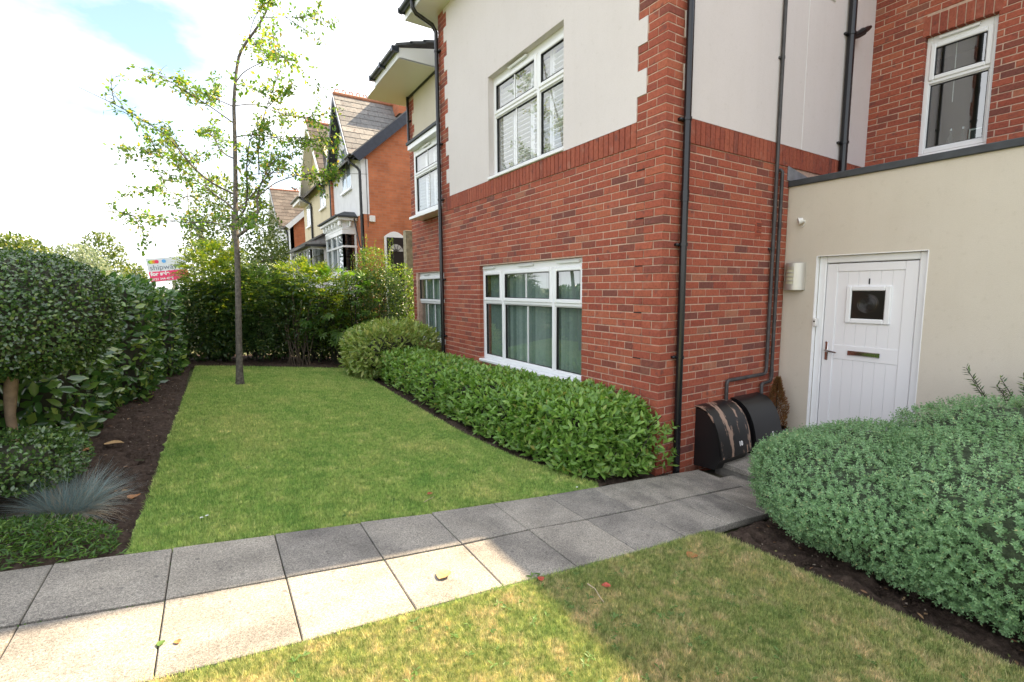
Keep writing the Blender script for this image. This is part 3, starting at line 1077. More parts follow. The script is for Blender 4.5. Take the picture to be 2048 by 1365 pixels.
# fix order of mullions for the three-light window is left to right as listed
# box bay on the first floor of the stepped back wall
FB = Frame((XR - .20, 0, 0), (0, 1, 0), (1, 0, 0))
bay = window(FB, (4.95, 6.62, 3.075, 4.40), .02, [5.25], 3.88, [(5.75, 6.12, 4.36)], [(1, .5)], shade=louvres, label='projecting first floor box window under a flat dark roof')
mb = MB(FB)
mb.box(4.87, 6.67, -.10, .20, 4.402, 4.50, .004); mb.box(6.62, 6.642, .02, .20, 3.08, 4.4); mb.obj('bay_fascia', MT['upvc'], bay)
mb = MB(FB); mb.box(4.86, 6.70, -.13, .22, 4.502, 4.56, .006); mb.obj('bay_roof', MT['felt'], bay)
mb = MB(FB); mb.box(4.87, 6.68, -.11, .19, 3.02, 3.07, .004); mb.obj('bay_sill', MT['upvc'], bay)
mb = MB(FU)                         # bottles and a picture frame on the sill of the window over the flat roof
wsill = None

# --- front door
u0, u1, z0, z1 = D_1
mb = MB(FD)
fd = .055
mb.box(u0 + .002, u0 + .075, fd, fd + .07, z0, z1 - .002, .008); mb.box(u1 - .075, u1 - .002, fd, fd + .07, z0, z1 - .002, .008); mb.box(u0 + .075, u1 - .075, fd + .001, fd + .069, z1 - .075, z1 - .002, .008)
mb.box(u0 + .002, u1 - .002, fd - .03, fd + .10, z0 - .03, z0 + .035, .006)
dframe = mb.obj('door_frame', MT['upvc'], bld, 30)
mb = MB(FD); mb.box(u0 - .004, u1 + .004, -.004, fd, z1 - .001, z1 + .006); mb.box(u0 - .006, u0 + .001, -.003, fd, z0, z1); mb.box(u1 - .001, u1 + .006, -.003, fd, z0, z1); mb.obj('reveal_bead', MT['white_paint'], bld)
MT['door'] = pmat('white_door_skin', (.80, .80, .815), .38)
dd = fd + .012
a, b = u0 + .08, u1 - .08
mb = MB(FD)
St = .105
zt_, zm0, zm1 = z1 - .085, .80, .955
mb.box(a, a + St, dd, dd + .045, z0 + .04, zt_, .005); mb.box(b - St, b, dd, dd + .045, z0 + .04, zt_, .005)
mb.box(a + St, b - St, dd + .001, dd + .044, zt_ - .085, zt_, .005); mb.box(a + St, b - St, dd + .001, dd + .044, z0 + .04, z0 + .20, .005)
mb.box(a + St, b - St, dd + .006, dd + .040, zm0, zm1, .004)
door = mb.obj('door', MT['door'], bld, 30); door['label'] = 'white plank front door with a small dark pane and the number 1'
GP = (a + St + .115, b - St - .115, 1.215, 1.565)
n_b = 6
bw = (b - St - a - St) / n_b
for k in range(n_b):
    ua, ub = a + St + k * bw, a + St + (k + 1) * bw
    for (zl, zh) in ((z0 + .20, zm0), (zm1, zt_ - .085)):
        mb = MB(FD)
        if zl > .5:
            for (s_, e_) in ((zl, GP[2]), (GP[3], zh)):
                if ub > GP[0] and ua < GP[1]:
                    if e_ == zh: mb.obj('board', MT['door'], door, 30); mb = MB(FD)
                    mb.box(ua + .0006, ub - .0006, dd + .012, dd + .03, s_, e_, .0016)
            if not (ub > GP[0] and ua < GP[1]): mb.box(ua + .0006, ub - .0006, dd + .012, dd + .03, zl, zh, .0016)
            elif ua < GP[0]: mb.obj('board', MT['door'], door, 30); mb = MB(FD); mb.box(ua + .0006, GP[0], dd + .012, dd + .03, GP[2], GP[3])
            elif ub > GP[1]: mb.obj('board', MT['door'], door, 30); mb = MB(FD); mb.box(GP[1], ub - .0006, dd + .012, dd + .03, GP[2], GP[3])
        else: mb.box(ua + .0006, ub - .0006, dd + .012, dd + .03, zl, zh, .0016)
        mb.obj('board', MT['door'], door, 30)
mb = MB(FD); q = .042
ga, gb, gc, ge = GP
mb.box(ga - .02, ga + .03, dd - .012, dd + .03, gc - .02, ge + .02, .009); mb.box(gb - .03, gb + .02, dd - .012, dd + .03, gc - .02, ge + .02, .009)
mb.box(ga + .03, gb - .03, dd - .011, dd + .029, gc - .02, gc + .03, .009); mb.box(ga + .03, gb - .03, dd - .011, dd + .029, ge - .03, ge + .02, .009)
mb.obj('pane_frame', MT['upvc'], door, 30)
m, t, p, o = new_mat('bullseye_glass')
p.inputs['Base Color'].default_value = (.020, .018, .015, 1); p.inputs['Roughness'].default_value = .12
ge_ = t.nodes.new('ShaderNodeNewGeometry')
pc = FD(((ga + gb) / 2, dd, (gc + ge) / 2 + .01))[0]
vm = nd(t, 'ShaderNodeVectorMath', operation='DISTANCE'); t.links.new(ge_.outputs['Position'], vm.inputs[0]); vm.inputs[1].default_value = tuple(pc)
sn = nd(t, 'ShaderNodeMath', operation='SINE'); ml = nd(t, 'ShaderNodeMath', operation='MULTIPLY'); t.links.new(vm.outputs['Value'], ml.inputs[0]); ml.inputs[1].default_value = 420
t.links.new(ml.outputs[0], sn.inputs[0])
fo = nd(t, 'ShaderNodeMapRange'); t.links.new(vm.outputs['Value'], fo.inputs['Value']); fo.inputs['From Min'].default_value = .10; fo.inputs['From Max'].default_value = .03
mu = nd(t, 'ShaderNodeMath', operation='MULTIPLY'); t.links.new(sn.outputs[0], mu.inputs[0]); t.links.new(fo.outputs[0], mu.inputs[1])
bump(t, p, mu.outputs[0], 1.0, .004)
MT['bullseye'] = m
mb = MB(FD); mb.box(ga + .028, gb - .028, dd + .006, dd + .012, gc + .028, ge - .028); mb.obj('pane', MT['bullseye'], door)
mb = MB(FD); um = (a + b) / 2 - .005
mb.box(um - .145, um + .145, dd - .008, dd + .01, .852, .902, .004); mb.box(um - .118, um + .118, dd - .012, dd - .007, .858, .896, .003); mb.obj('letterbox', MT['chrome'], door)
mb = MB(FD)
mb.box(a + .028, a + .062, dd - .010, dd + .004, .775, .985, .008)
mb.tube([(a + .045, dd - .004, .885), (a + .045, dd - .045, .885), (a + .052, dd - .052, .885), (a + .16, dd - .050, .872)], [.011, .010, .010, .008], 8)
mb.obj('handle', MT['chrome'], door, 40)
text('number', '1', .078, FD(((a + b) / 2, dd + .008, 1.628))[0], (0, -1, 0), (0, 0, 1), MT['black'], door, .002, .002)
for k in range(int(.05 / .05)): pass

# --- pipes on the walls
def pipe(name, fr, pts, r, mat, brackets=(), joints=(), parent=bld, bdir=-1, label=None):
    mb = MB(fr); mb.tube(pts, r, 14); o_ = mb.obj(name, mat, parent, 50)
    if label: o_['label'] = label
    for (u, d, z) in joints:
        mb = MB(fr); mb.tube([(u, d, z - .05), (u, d, z + .05)], r * 1.14, 14); mb.obj('collar', mat, o_, 50)
    for (u, d, z) in brackets:
        mb = MB(fr); mb.tube([(u, d, z - .014), (u, d, z + .014)], r * 1.2, 14)
        mb.box(u - r * 2.1, u + r * 2.1, d + r * .5, .002, z - .012, z + .012, .003)
        mb.obj('bracket', mat, o_, 50)
    return o_


PR = .034
pipe('downpipe', FS, [(.232, -.052, ZE + .1), (.232, -.052, -.24)], PR, MT['pipe'], [(.232, -.052, z) for z in (3.10, 1.98, .92, 4.4)], [(.232, -.052, z) for z in (2.42, 4.9)], label='black downpipe at the corner of the brick wall')
pipe('downpipe', FA, [(LF - .04, -OV - .06, ZE + .10), (LF - .04, -OV - .06, ZE - .02), (LF - .04, -OV, ZE - .10), (LF - .04, -.12, ZE - .20), (LF - .04, -.055, ZE - .30), (LF - .04, -.055, ZE - .42), (LF - .04, -.055, -.1)], PR, MT['pipe'], [(LF - .04, -.055, z) for z in (5.55, 4.05, 3.12, 1.75, .75)], label='black downpipe at the far end of the garden facade')
pipe('downpipe', FS, [(3.20, -.055, ZE + .1), (3.20, -.055, 2.74)], .042, MT['pipe'], [(3.20, -.055, z) for z in (3.34, 4.60)], label='black downpipe ending on the flat roof')
pipe('downpipe', FR, [(LR - .1, -.05, 5.7), (LR - .1, -.05, 4.76)], .03, MT['pipe'], [(LR - .1, -.05, 5.2)], label='short black downpipe on the stepped back wall')
TP = .019
pipe('gas_pipe', FS, [(1.775, -.032, ZE + .1), (1.775, -.032, .66), (1.765, -.032, .615), (1.74, -.032, .600), (1.70, -.032, .598), (1.07, -.032, .598), (1.045, -.032, .588), (1.035, -.032, .56), (1.035, -.032, .30)], TP, MT['grey_pipe'], [(1.775, -.032, 4.0), (1.775, -.032, 2.0)], [(1.775, -.032, 2.35), (1.40, -.032, .598)][:1], label='thin dark steel pipe running down to the nearer meter box')
pipe('gas_pipe', FS, [(1.872, .02, 2.86), (1.872, -.02, 2.86), (1.880, -.036, 2.84), (1.880, -.036, 2.78), (1.880, -.036, .56), (1.872, -.036, .515), (1.85, -.036, .50), (1.71, -.036, .49), (1.68, -.04, .475), (1.665, -.05, .44), (1.66, -.06, .30)], TP, MT['grey_pipe'], [], [(1.880, -.036, .60)], label='thin dark steel pipe running down to the farther meter box')
mb = MB(FS); mb.box(1.475, 1.585, -.006, .02, 2.13, 2.285, .004); ab = mb.obj('air_brick', pmat('terracotta_vent', (.33, .07, .035), .7), wall_s)
for k in range(6):
    mb = MB(FS); mb.box(1.487, 1.573, -.0125, -.0055, 2.145 + k * .022, 2.156 + k * .022, .002); mb.obj('louvre', MT['brick'], ab)
mb = MB(FS); mb.box(2.72, 2.86, -.02, .0, 4.88, 4.97, .004); mb.obj('wall_vent', MT['plastic_white'], bld)

# --- fittings on the door wall
lamp = thing('wall_lamp', FD((.12, 0, 1.54))[0], 'brushed steel bulkhead lamp with louvred front beside the front door', 'lamp')
mb = MB(FD); n = 12
V = []
for k in range(n + 1):
    a_ = math.pi * k / n
    V.append((.13 - .105 * math.cos(a_), -.006 - .10 * math.sin(a_)))
prof = V
def lampring(z0, z1, k0, k1, mat, name):
    mb = MB(FD); P_ = [prof[k] for k in range(k0, k1 + 1)]
    vs = [(u, d, z) for z in (z0, z1) for (u, d) in P_]
    m_ = len(P_)
    mb.add(vs, [(i, i + 1, i + 1 + m_, i + m_) for i in range(m_ - 1)])
    return mb.obj(name, mat, lamp, 50)
lampring(1.545, 1.60, 0, n, MT['steel'], 'cover'); lampring(1.80, 1.845, 0, n, MT['steel'], 'cover'); lampring(1.60, 1.80, 7, n, MT['steel'], 'cover'); lampring(1.60, 1.80, 0, 1, MT['steel'], 'cover')
mb = MB(FD); mb.box(.03, .23, -.012, 0, 1.545, 1.845, .003); mb.obj('back_plate', MT['steel'], lamp)
mb = MB(FD)
vs = [(.13 + (u - .13) * .93, d * .93, z) for z in (1.60, 1.80) for (u, d) in prof]
mb.add(vs, [(i, i + 1, i + n + 2, i + n + 1) for i in range(n)]); mb.obj('diffuser', pmat('cream_diffuser', (.62, .60, .44), .5), lamp, 50)
for k in range(5):
    z = 1.601 + k * .044
    mb = MB(FD); P_ = prof[1:8]; m_ = len(P_)
    P2 = [(.13 + (u - .13) * .9, d * .9) for (u, d) in P_]
    vs = [(u, d, z) for (u, d) in P_] + [(u, d, z + .012) for (u, d) in P_] + [(u, d, z) for (u, d) in P2] + [(u, d, z + .012) for (u, d) in P2]
    mb.add(vs, [(i, i + 1, i + 1 + m_, i + m_) for i in range(m_ - 1)] + [(i + m_, i + 1 + m_, i + 1 + 3 * m_, i + 3 * m_) for i in range(m_ - 1)] + [(i, i + 2 * m_, i + 1 + 2 * m_, i + 1) for i in range(m_ - 1)])
    mb.obj('louvre', MT['steel'], lamp)
mb = MB(FD)
for z in (1.545, 1.845):
    mb.add([(u, d, z) for (u, d) in prof], [tuple(range(n + 1))])
mb.obj('end_cap', MT['black'], lamp)
sens = thing('alarm_sensor', FD((.17, 0, 2.3))[0], 'small cream round sensor with a stub of cable high above the wall lamp', 'sensor')
mb = MB(FD); mb.tube([(.19, 0, 2.30), (.185, -.03, 2.30)], .012, 8); mb.obj('bracket', MT['plastic_white'], sens)
mb = MB(FD); mb.tube([(.185, -.030, 2.315), (.160, -.052, 2.305), (.150, -.060, 2.302)], [.026, .038, .036], 16); mb.obj('head', MT['plastic_white'], sens, 50)
mb = MB(FD); mb.tube([(.20, -.004, 2.29), (.185, -.012, 2.255), (.16, -.01, 2.235)], .004, 6); mb.obj('cable', MT['plastic_white'], sens)
bell = thing('doorbell', FD((.36, 0, 1.15))[0], 'little white doorbell push on the door reveal', 'doorbell')
mb = MB(FD); mb.box(.343, .380, -.016, .03, 1.145, 1.235, .006); mb.obj('case', MT['plastic_white'], bell)
mb = MB(FD); mb.tube([(.3615, -.014, 1.20), (.3615, -.022, 1.20)], .009, 10); mb.obj('button', MT['black'], bell)
mb = MB(FD); mb.tube([(.92, .001, 2.365), (.92, -.004, 2.365)], .004, 6)

# --- bottles and a frame standing on the inner sill of the window over the flat roof
zsill = U_1[2] + .05
mb = MB(FU); mb.box(U_1[0] - .05, U_1[1] + .05, .14, .40, zsill - .03, zsill); mb.obj('inner_sill', MT['shutter'], bld)
clear = glass('clear_glass', (.93, .95, .95), 1.5)
for i, (u, d, lab) in enumerate(((.80, .22, 'clear glass bottle on the high window sill, nearer the brick corner'), (.90, .25, 'clear glass bottle on the high window sill, beside the picture frame'))):
    bt = thing('glass_bottle', FU((u, d, zsill))[0], lab, 'bottle', 'bottles on the high window sill')
    hs_ = [(0, .035), (.10, .037), (.14, .030), (.17, .014), (.22, .012), (.225, .014)]
    mb = MB(FU); mb.tube([(u, d, zsill + h_) for h_, r_ in hs_], [r_ for h_, r_ in hs_], 14, cap=True); mb.obj('body', clear, bt, 60)
    mb = MB(FU); mb.tube([(u, d, zsill + .226), (u, d, zsill + .25)], .013, 10); mb.obj('stopper', MT['chrome'], bt, 50)
pf = thing('picture_frame', FU((1.02, .22, zsill))[0], 'white picture frame standing on the high window sill', 'picture frame')
mb = MB(FU)
mb.box(.96, .975, .22, .235, zsill, zsill + .20, .003); mb.box(1.085, 1.10, .22, .235, zsill, zsill + .20, .003); mb.box(.975, 1.085, .221, .234, zsill, zsill + .015); mb.box(.975, 1.085, .221, .234, zsill + .185, zsill + .20)
mb.obj('frame', MT['shutter'], pf)
mb = MB(FU); mb.box(.975, 1.085, .226, .230, zsill + .015, zsill + .185); mb.obj('print', pmat('dark_print', (.05, .05, .05), .5), pf)
mb = MB(FU); mb.tube([(.80, .15, 4.45), (.805, .15, 3.75)], .004, 6); mb.obj('blind_cord', MT['shutter'], bld)

# --- angled branch stub on the downpipe over the flat roof
mb = MB(FS)
mb.tube([(3.20, -.055, 4.56), (3.29, -.085, 4.60), (3.36, -.11, 4.645)], [.036, .042, .046], 12)
mb.tube([(3.36, -.11, 4.645), (3.43, -.13, 4.69), (3.47, -.14, 4.715)], [.038, .030, .018], 12)
mb.obj('branch_stub', MT['pipe'], bld, 50)

# --- meter boxes
def peel(name, amount):
    m, t, p, o = new_mat(name)
    g = t.nodes.new('ShaderNodeNewGeometry')
    mp_ = nd(t, 'ShaderNodeMapping'); mp_.inputs['Scale'].default_value = (10, 2.6, 2.2); mp_.inputs['Location'].default_value = (1.0, .3, .2)
    t.links.new(g.outputs['Position'], mp_.inputs['Vector'])
    n_ = noise(t, 1.0, 8, .66, mp_.outputs[0])
    c_ = ramp(t, n_, [(amount, (.012, .012, .013)), (amount + .012, (.33, .22, .165))])
    t.links.new(c_, p.inputs['Base Color'])
    p.inputs['Roughness'].default_value = .32
    return m


def meter_box(u0, u1, label, number, mat):
    q_ = .92
    mbt = thing('meter_box', FS(((u0 + u1) / 2, 0, -.24))[0], label, 'meter box', 'gas meter boxes against the side wall')
    pr_ = [(.0, .405), (-.06, .405), (-.13, .385), (-.20, .335), (-.255, .265), (-.295, .18), (-.325, .08), (-.345, -.02), (-.355, -.075)]
    pr_ = [(d * q_, z - .012) for d, z in pr_]
    mb = MB(FS); m_ = len(pr_)
    V = [(u, d, z) for u in (u0, u1) for (d, z) in pr_] + [(u, d + .012, z - .008) for u in (u0, u1) for (d, z) in pr_]
    F = [(i, i + 1, i + 1 + m_, i + m_) for i in range(m_ - 1)] + [(i + 2 * m_, i + 3 * m_, i + 1 + 3 * m_, i + 1 + 2 * m_) for i in range(m_ - 1)]
    F += [(m_ - 1, 3 * m_ - 1, 4 * m_ - 1, 2 * m_ - 1)]
    for s_ in (0, m_): F += [(i + s_, i + s_ + 2 * m_, i + 1 + s_ + 2 * m_, i + 1 + s_) for i in range(m_ - 1)]
    mb.add(V, F); mb.obj('lid', mat, mbt, 35)
    mb = MB(FS)
    base = [(0, .38), (-.10, .37), (-.19, .31), (-.25, .22), (-.29, .10), (-.315, -.04), (-.32, -.10), (-.29, -.15), (-.26, -.215), (0, -.235)]
    base = [(d * q_, z - .012 if z > -.1 else z) for d, z in base]
    k_ = len(base); V = [(u, d, z) for u in (u0 + .014, u1 - .014) for (d, z) in base]
    mb.add(V, [tuple(range(k_)), tuple(range(2 * k_ - 1, k_ - 1, -1))] + [(i, i + k_, (i + 1) % k_ + k_, (i + 1) % k_) for i in range(k_)]); mb.obj('body', MT['black'], mbt)
    p0, p1 = FS((0, -.310 * q_, .13))[0], FS((0, -.3335 * q_, .03))[0]
    upv = p0 - p1
    loc = FS((u1 - (u1 - u0) * .36, -.3395 * q_, .018))[0]
    text('number', number, .062, loc, (1, 0, 0), upv, MT['white_paint'], mbt, .002, .0015)
    return mbt


meter_box(.56, 1.07, 'black meter box with tan paint peeling off, marked 10, nearer the corner downpipe', '10', peel('peeling_black_paint', .545))
meter_box(1.16, 1.65, 'black meter box with intact paint, marked 5, nearer the potted conifer', '5', peel('worn_black_paint', .70))

# ================================================================== FOLIAGE HELPERS
UPV = np.array([0, 0, 1.])


def nrm(a): return a / (np.linalg.norm(a, axis=-1, keepdims=True) + 1e-9)


LEAF_T = np.array([(0, 0, 0), (.45, -.5, .03), (.45, .5, .03), (1, 0, -.06), (.5, 0, -.07)])
LEAF_F = np.array([(0, 4, 1), (0, 2, 4), (1, 4, 3), (4, 2, 3)])
LEAF6_T = np.array([(0, 0, 0), (.25, -.36, .02), (.25, .36, .02), (.62, -.46, .0), (.62, .46, .0), (1, 0, -.10), (.28, 0, -.05), (.64, 0, -.07)])
LEAF6_F = np.array([(0, 6, 1), (0, 2, 6), (1, 6, 7), (1, 7, 3), (6, 2, 4), (6, 4, 7), (3, 7, 5), (7, 4, 5)])
LEAF2_T = np.array([(0, 0, 0), (.5, -.5, .05), (.5, .5, .05), (1, 0, 0)])
LEAF2_F = np.array([(0, 3, 1), (0, 2, 3)])


def leaf_cloud(P, A, N, L, Wd, T=LEAF_T, F=LEAF_F):
    A = nrm(A); S = nrm(np.cross(N, A)); N = np.cross(A, S)
    n, k = len(P), len(T)
    L = np.broadcast_to(L, (n,))[:, None, None]; Wd = np.broadcast_to(Wd, (n,))[:, None, None]
    V = P[:, None, :] + A[:, None, :] * T[None, :, :1] * L + S[:, None, :] * T[None, :, 1:2] * Wd + N[:, None, :] * T[None, :, 2:3] * L
    Fi = F[None] + (np.arange(n) * k)[:, None, None]
    return V.reshape(-1, 3), Fi.reshape(-1, F.shape[1])


def lump(P, s, seed, n=5):
    r = np.random.default_rng(seed)
    out = np.zeros(len(P))
    for _ in range(n):
        d = r.normal(size=3); d /= np.linalg.norm(d)
        out += np.sin(P @ d * s * r.uniform(.6, 1.6) + r.uniform(0, 6.28))
    return out / n


def shell(n, lo, hi, k=(4, 4, 4), thick=.2, lumps=(4., .08), seed=1, keep=None, bias=1.6):
    """points in the outer layer of a lumpy rounded block, with outward normals"""
    lo, hi = np.array(lo, float), np.array(hi, float)
    c, h = (lo + hi) / 2, (hi - lo) / 2
    k = np.array(k, float)
    r = np.random.default_rng(seed)
    Ps, Ns = [], []
    tot = 0
    while tot < n:
        q = r.uniform(-1.12, 1.12, (max(4000, n * 3), 3))
        P = c + q * h
        f = (np.abs(q) ** k).sum(1) ** (1 / k.mean()) + lumps[1] * lump(P, lumps[0], seed + 5)
        depth = (1 - f) * h.min()
        ok = (f <= 1) & (depth < thick) & (r.random(len(f)) < (1 - depth / thick) ** bias + .08)
        if keep is not None: ok &= keep(P)
        g = np.sign(q) * np.abs(q) ** (k - 1) / h
        Ps.append(P[ok]); Ns.append(nrm(g[ok])); tot += ok.sum()
    return np.concatenate(Ps)[:n], np.concatenate(Ns)[:n]


def orient(Nn, wn, wu, wr, r):
    A = nrm(Nn * wn + UPV * wu + r.normal(size=Nn.shape) * wr)
    N = nrm(Nn * .7 + UPV * .9 + r.normal(size=Nn.shape) * .45)
    return A, N


def core(name, lo, hi, k, mat, parent, seed, shrink=.86, lumps=(4, .06), nu=48, nv=24):  # inner shade of the plant is put into this shell's dark colour
    """closed dark shell in place of inner twigs and the shade among them"""
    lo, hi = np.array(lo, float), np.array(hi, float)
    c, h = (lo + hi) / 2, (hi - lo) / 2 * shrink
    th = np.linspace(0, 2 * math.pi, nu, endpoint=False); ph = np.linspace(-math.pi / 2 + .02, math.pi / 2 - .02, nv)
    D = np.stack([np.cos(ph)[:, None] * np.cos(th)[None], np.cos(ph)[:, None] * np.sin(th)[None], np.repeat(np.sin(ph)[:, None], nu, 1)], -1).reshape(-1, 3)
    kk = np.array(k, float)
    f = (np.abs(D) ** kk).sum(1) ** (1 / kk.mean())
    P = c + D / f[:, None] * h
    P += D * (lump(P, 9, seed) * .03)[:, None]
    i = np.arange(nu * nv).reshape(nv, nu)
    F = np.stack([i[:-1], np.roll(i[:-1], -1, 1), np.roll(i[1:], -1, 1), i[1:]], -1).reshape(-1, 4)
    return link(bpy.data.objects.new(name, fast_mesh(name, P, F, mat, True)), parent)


_unit = {}


def leaves(P, A, N, L, Wd, mat, parent, T=LEAF_T, F=LEAF_F, single=0, name='foliage', pname='leaf'):
    """the largest leaves in view as pieces of their own, the rest as one mass"""
    n = len(P)
    L = np.broadcast_to(L, (n,)).astype(float); Wd = np.broadcast_to(Wd, (n,)).astype(float)
    sel = np.zeros(n, bool)
    if single:
        q = proj(P + A * (L * .5)[:, None])
        An = nrm(A); S = nrm(np.cross(N, An)); Nn = np.cross(An, S)
        face = np.abs((Nn * nrm(P - CAM)).sum(1))
        vis = (q[:, 0] > 2) & (q[:, 0] < W - 2) & (q[:, 1] > 2) & (q[:, 1] < H - 2) & (q[:, 2] > .3)
        out = ((P - P.mean(0)) * nrm(CAM - P.mean(0))).sum(1)
        score = np.where(vis, L * Wd * face / np.maximum(q[:, 2], .3) ** 2, 0)
        # prefer leaves on the side of the plant that faces the camera: test occlusion in a coarse depth map
        cell = (q[:, 0] // 10).astype(int) * 10000 + (q[:, 1] // 10).astype(int)
        order = np.argsort(q[:, 2]); seen = {}
        front = np.zeros(n, bool)
        for i in order:
            c_ = cell[i]
            if vis[i] and seen.get(c_, 0) < 1:
                front[i] = True; seen[c_] = seen.get(c_, 0) + 1
        score = np.where(front, score, 0)
        top = np.argsort(-score)[:single]
        sel[top[score[top] > 0]] = True
        key = (mat.name, id(T))
        if key not in _unit:
            _unit[key] = fast_mesh(pname, T, F, mat, True)
        for i in np.nonzero(sel)[0]:
            m4 = Matrix.Identity(4)
            for r_ in range(3):
                m4[r_][0], m4[r_][1], m4[r_][2], m4[r_][3] = An[i, r_] * L[i], S[i, r_] * Wd[i], Nn[i, r_] * L[i], P[i, r_]
            link(bpy.data.objects.new(pname, _unit[key]), parent, m4)
    r_ = ~sel
    V, Fi = leaf_cloud(P[r_], A[r_], N[r_], L[r_], Wd[r_], T, F)
    o_ = link(bpy.data.objects.new(name, fast_mesh(name, V, Fi, mat, True)), parent)
    o_['kind'] = 'stuff'
    return o_


MT['twig'] = pmat('twigs', (.034, .034, .020), .9, .4, 20)  # stems, and the plant cores whose dark colour stands in for inner shade
MT['bark'] = pmat('grey_brown_bark', (.17, .145, .115), .85, .35, 22, 60, .6, .01)
MT['pale_bark'] = pmat('pale_tan_bark', (.27, .19, .12), .8, .3, 15, 50, .5, .008)


def stems(pts_list, rad, mat, parent, name='stem', joined=None):
    mb = MB()
    for pts in pts_list:
        pts = np.asarray(pts, float)
        mb.tube(pts, np.linspace(rad, rad * .45, len(pts)), 6)
    return mb.obj(name, mat, parent, 60)

# ================================================================== GARDEN PLANTS
# --- clipped evergreen hedge along the foot of the facade
MT['hedge_leaf'] = leafmat('fresh_green_leaf', [(0, (.10, .21, .042)), (.35, (.16, .30, .058)), (.7, (.21, .36, .075)), (.9, (.27, .42, .10)), (.97, (.26, .33, .08)), (1, (.30, .28, .08))], .36, .28)
hedge = thing('low_hedge', (-.6, 2.5, gz(-.6)), 'low bright green leafy hedge under the ground floor windows', 'hedge')
r = np.random.default_rng(3)


def hedge_block(lo, hi, n, seed, wn=.6):
    P, Nn = shell(n, lo, hi, (5, 6, 5), .16, (7., .07), seed, lambda P: (P[:, 2] > gz(P[:, 0]) + .02))
    return P, Nn


Pa, Na = [], []
for (lo, hi, n_, sd) in (((-1.06, 2.6, -.25), (-.08, 5.75, .50), 4600, 21), ((-1.04, .75, -.28), (-.06, 3.0, .52), 5200, 22), ((-.98, -.02, -.28), (.10, 1.3, .55), 5200, 23), ((-.55, -.09, -.25), (.24, .45, .42), 1100, 24)):
    P, Nn = hedge_block(lo, hi, n_, sd); Pa.append(P); Na.append(Nn)
Pa, Na = np.concatenate(Pa), np.concatenate(Na)
ok = ~((Pa[:, 0] > -.045) & (Pa[:, 1] > -.05))
Pa, Na = Pa[ok], Na[ok]
# leaves in little whorls at shoot tips
K = 3
Pw = np.repeat(Pa, K, 0); Nw = np.repeat(Na, K, 0)
ax = np.repeat(nrm(Na * .55 + UPV * .75 + r.normal(size=Na.shape) * .35), K, 0)
side = nrm(np.cross(ax, r.normal(size=ax.shape)))
A_ = nrm(ax * .75 + side * .75)
N_ = nrm(ax - A_ * (ax * A_).sum(1)[:, None] + r.normal(size=ax.shape) * .2)
sel_ = r.random(len(Pw)) < .75
L_ = r.uniform(.038, .098, len(Pw))
leaves(Pw[sel_], A_[sel_], N_[sel_], L_[sel_], L_[sel_] * r.uniform(.34, .46, sel_.sum()), MT['hedge_leaf'], hedge, LEAF6_T, LEAF6_F, single=300)
st = []
for k in range(120):
    x, y = r.uniform(-.9, -.05), r.uniform(-.0, 5.6)
    st.append([(x, y, gz(x) - .05), (x + r.normal(0, .05), y + r.normal(0, .06), .1), (x + r.normal(0, .12), y + r.normal(0, .12), r.uniform(.3, .46))])
for k in range(14):                     # bare twigs by the path end
    x, y = r.uniform(-.6, .05), r.uniform(-.02, .2)
    st.append([(x, y, gz(x) + .05), (x + r.uniform(-.1, .2), y - .03, r.uniform(.0, .2)), (x + r.uniform(-.1, .3), y - r.uniform(.04, .12), r.uniform(.1, .4))])
stems(st, .007, MT['twig'], hedge, 'branches')
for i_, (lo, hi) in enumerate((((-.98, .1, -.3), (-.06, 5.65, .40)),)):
    core('dark_core', lo, hi, (6, 10, 6), MT['twig'], hedge, 9, .82)

# --- variegated laurel at the far end of the low hedge
MT['spotted'] = leafmat('variegated_leaf', [(0, (.11, .22, .04)), (.5, (.17, .29, .06)), (.8, (.27, .36, .10)), (1, (.42, .43, .15))], .36, .28, vein=((.44, .46, .16), 60))
sp = thing('spotted_laurel', (-.75, 5.9, gz(-.75)), 'yellow speckled laurel bush between the far shrubs and the low hedge', 'shrub')
P, Nn = shell(3600, (-1.48, 5.25, -.15), (.24, 6.75, .93), (2.6, 2.6, 2.6), .30, (5, .18), 31, lambda P: (P[:, 0] < .30) & (P[:, 2] > gz(P[:, 0])))
A_, N_ = orient(Nn, .8, .25, .5, r)
L_ = r.uniform(.09, .15, len(P))
leaves(P, A_, N_, L_, L_ * .42, MT['spotted'], sp, LEAF6_T, LEAF6_F, single=150)
core('dark_core', (-1.4, 5.3, -.2), (.2, 6.6, .9), (3, 3, 3), MT['twig'], sp, 4, .60)

# --- tall laurel hedge along the left boundary
MT['laurel'] = leafmat('dark_glossy_laurel', [(0, (.036, .090, .028)), (.45, (.060, .14, .036)), (.75, (.10, .20, .046)), (.92, (.18, .30, .065)), (1, (.30, .37, .09))], .17, .22, .9)
lh = thing('laurel_hedge', (-4.6, 4.5, gz(-4.9)), 'tall clipped dark glossy laurel hedge along the soil bed', 'hedge')
Pa, Na = [], []
HL = [((-6.1, .2, .15), (-4.98, 2.3, 1.72), 3600, 41), ((-5.9, 1.9, .15), (-4.46, 4.4, 1.76), 7200, 42), ((-5.7, 3.8, .15), (-4.20, 6.4, 1.76), 6500, 43), ((-5.5, 5.8, .15), (-4.00, 7.75, 1.60), 5200, 44)]
for (lo, hi, n_, sd) in HL:
    P, Nn = shell(n_, lo, hi, (6, 6, 6), .22, (5., .06), sd, lambda P: (P[:, 0] > -5.35) | (P[:, 2] > 1.5)); Pa.append(P); Na.append(Nn)
Pa, Na = np.concatenate(Pa), np.concatenate(Na)
A_, N_ = orient(Na, .55, .15, .75, r)
N_ = nrm(N_ * .5 + Na * .9)
L_ = r.uniform(.05, .13, len(Pa))
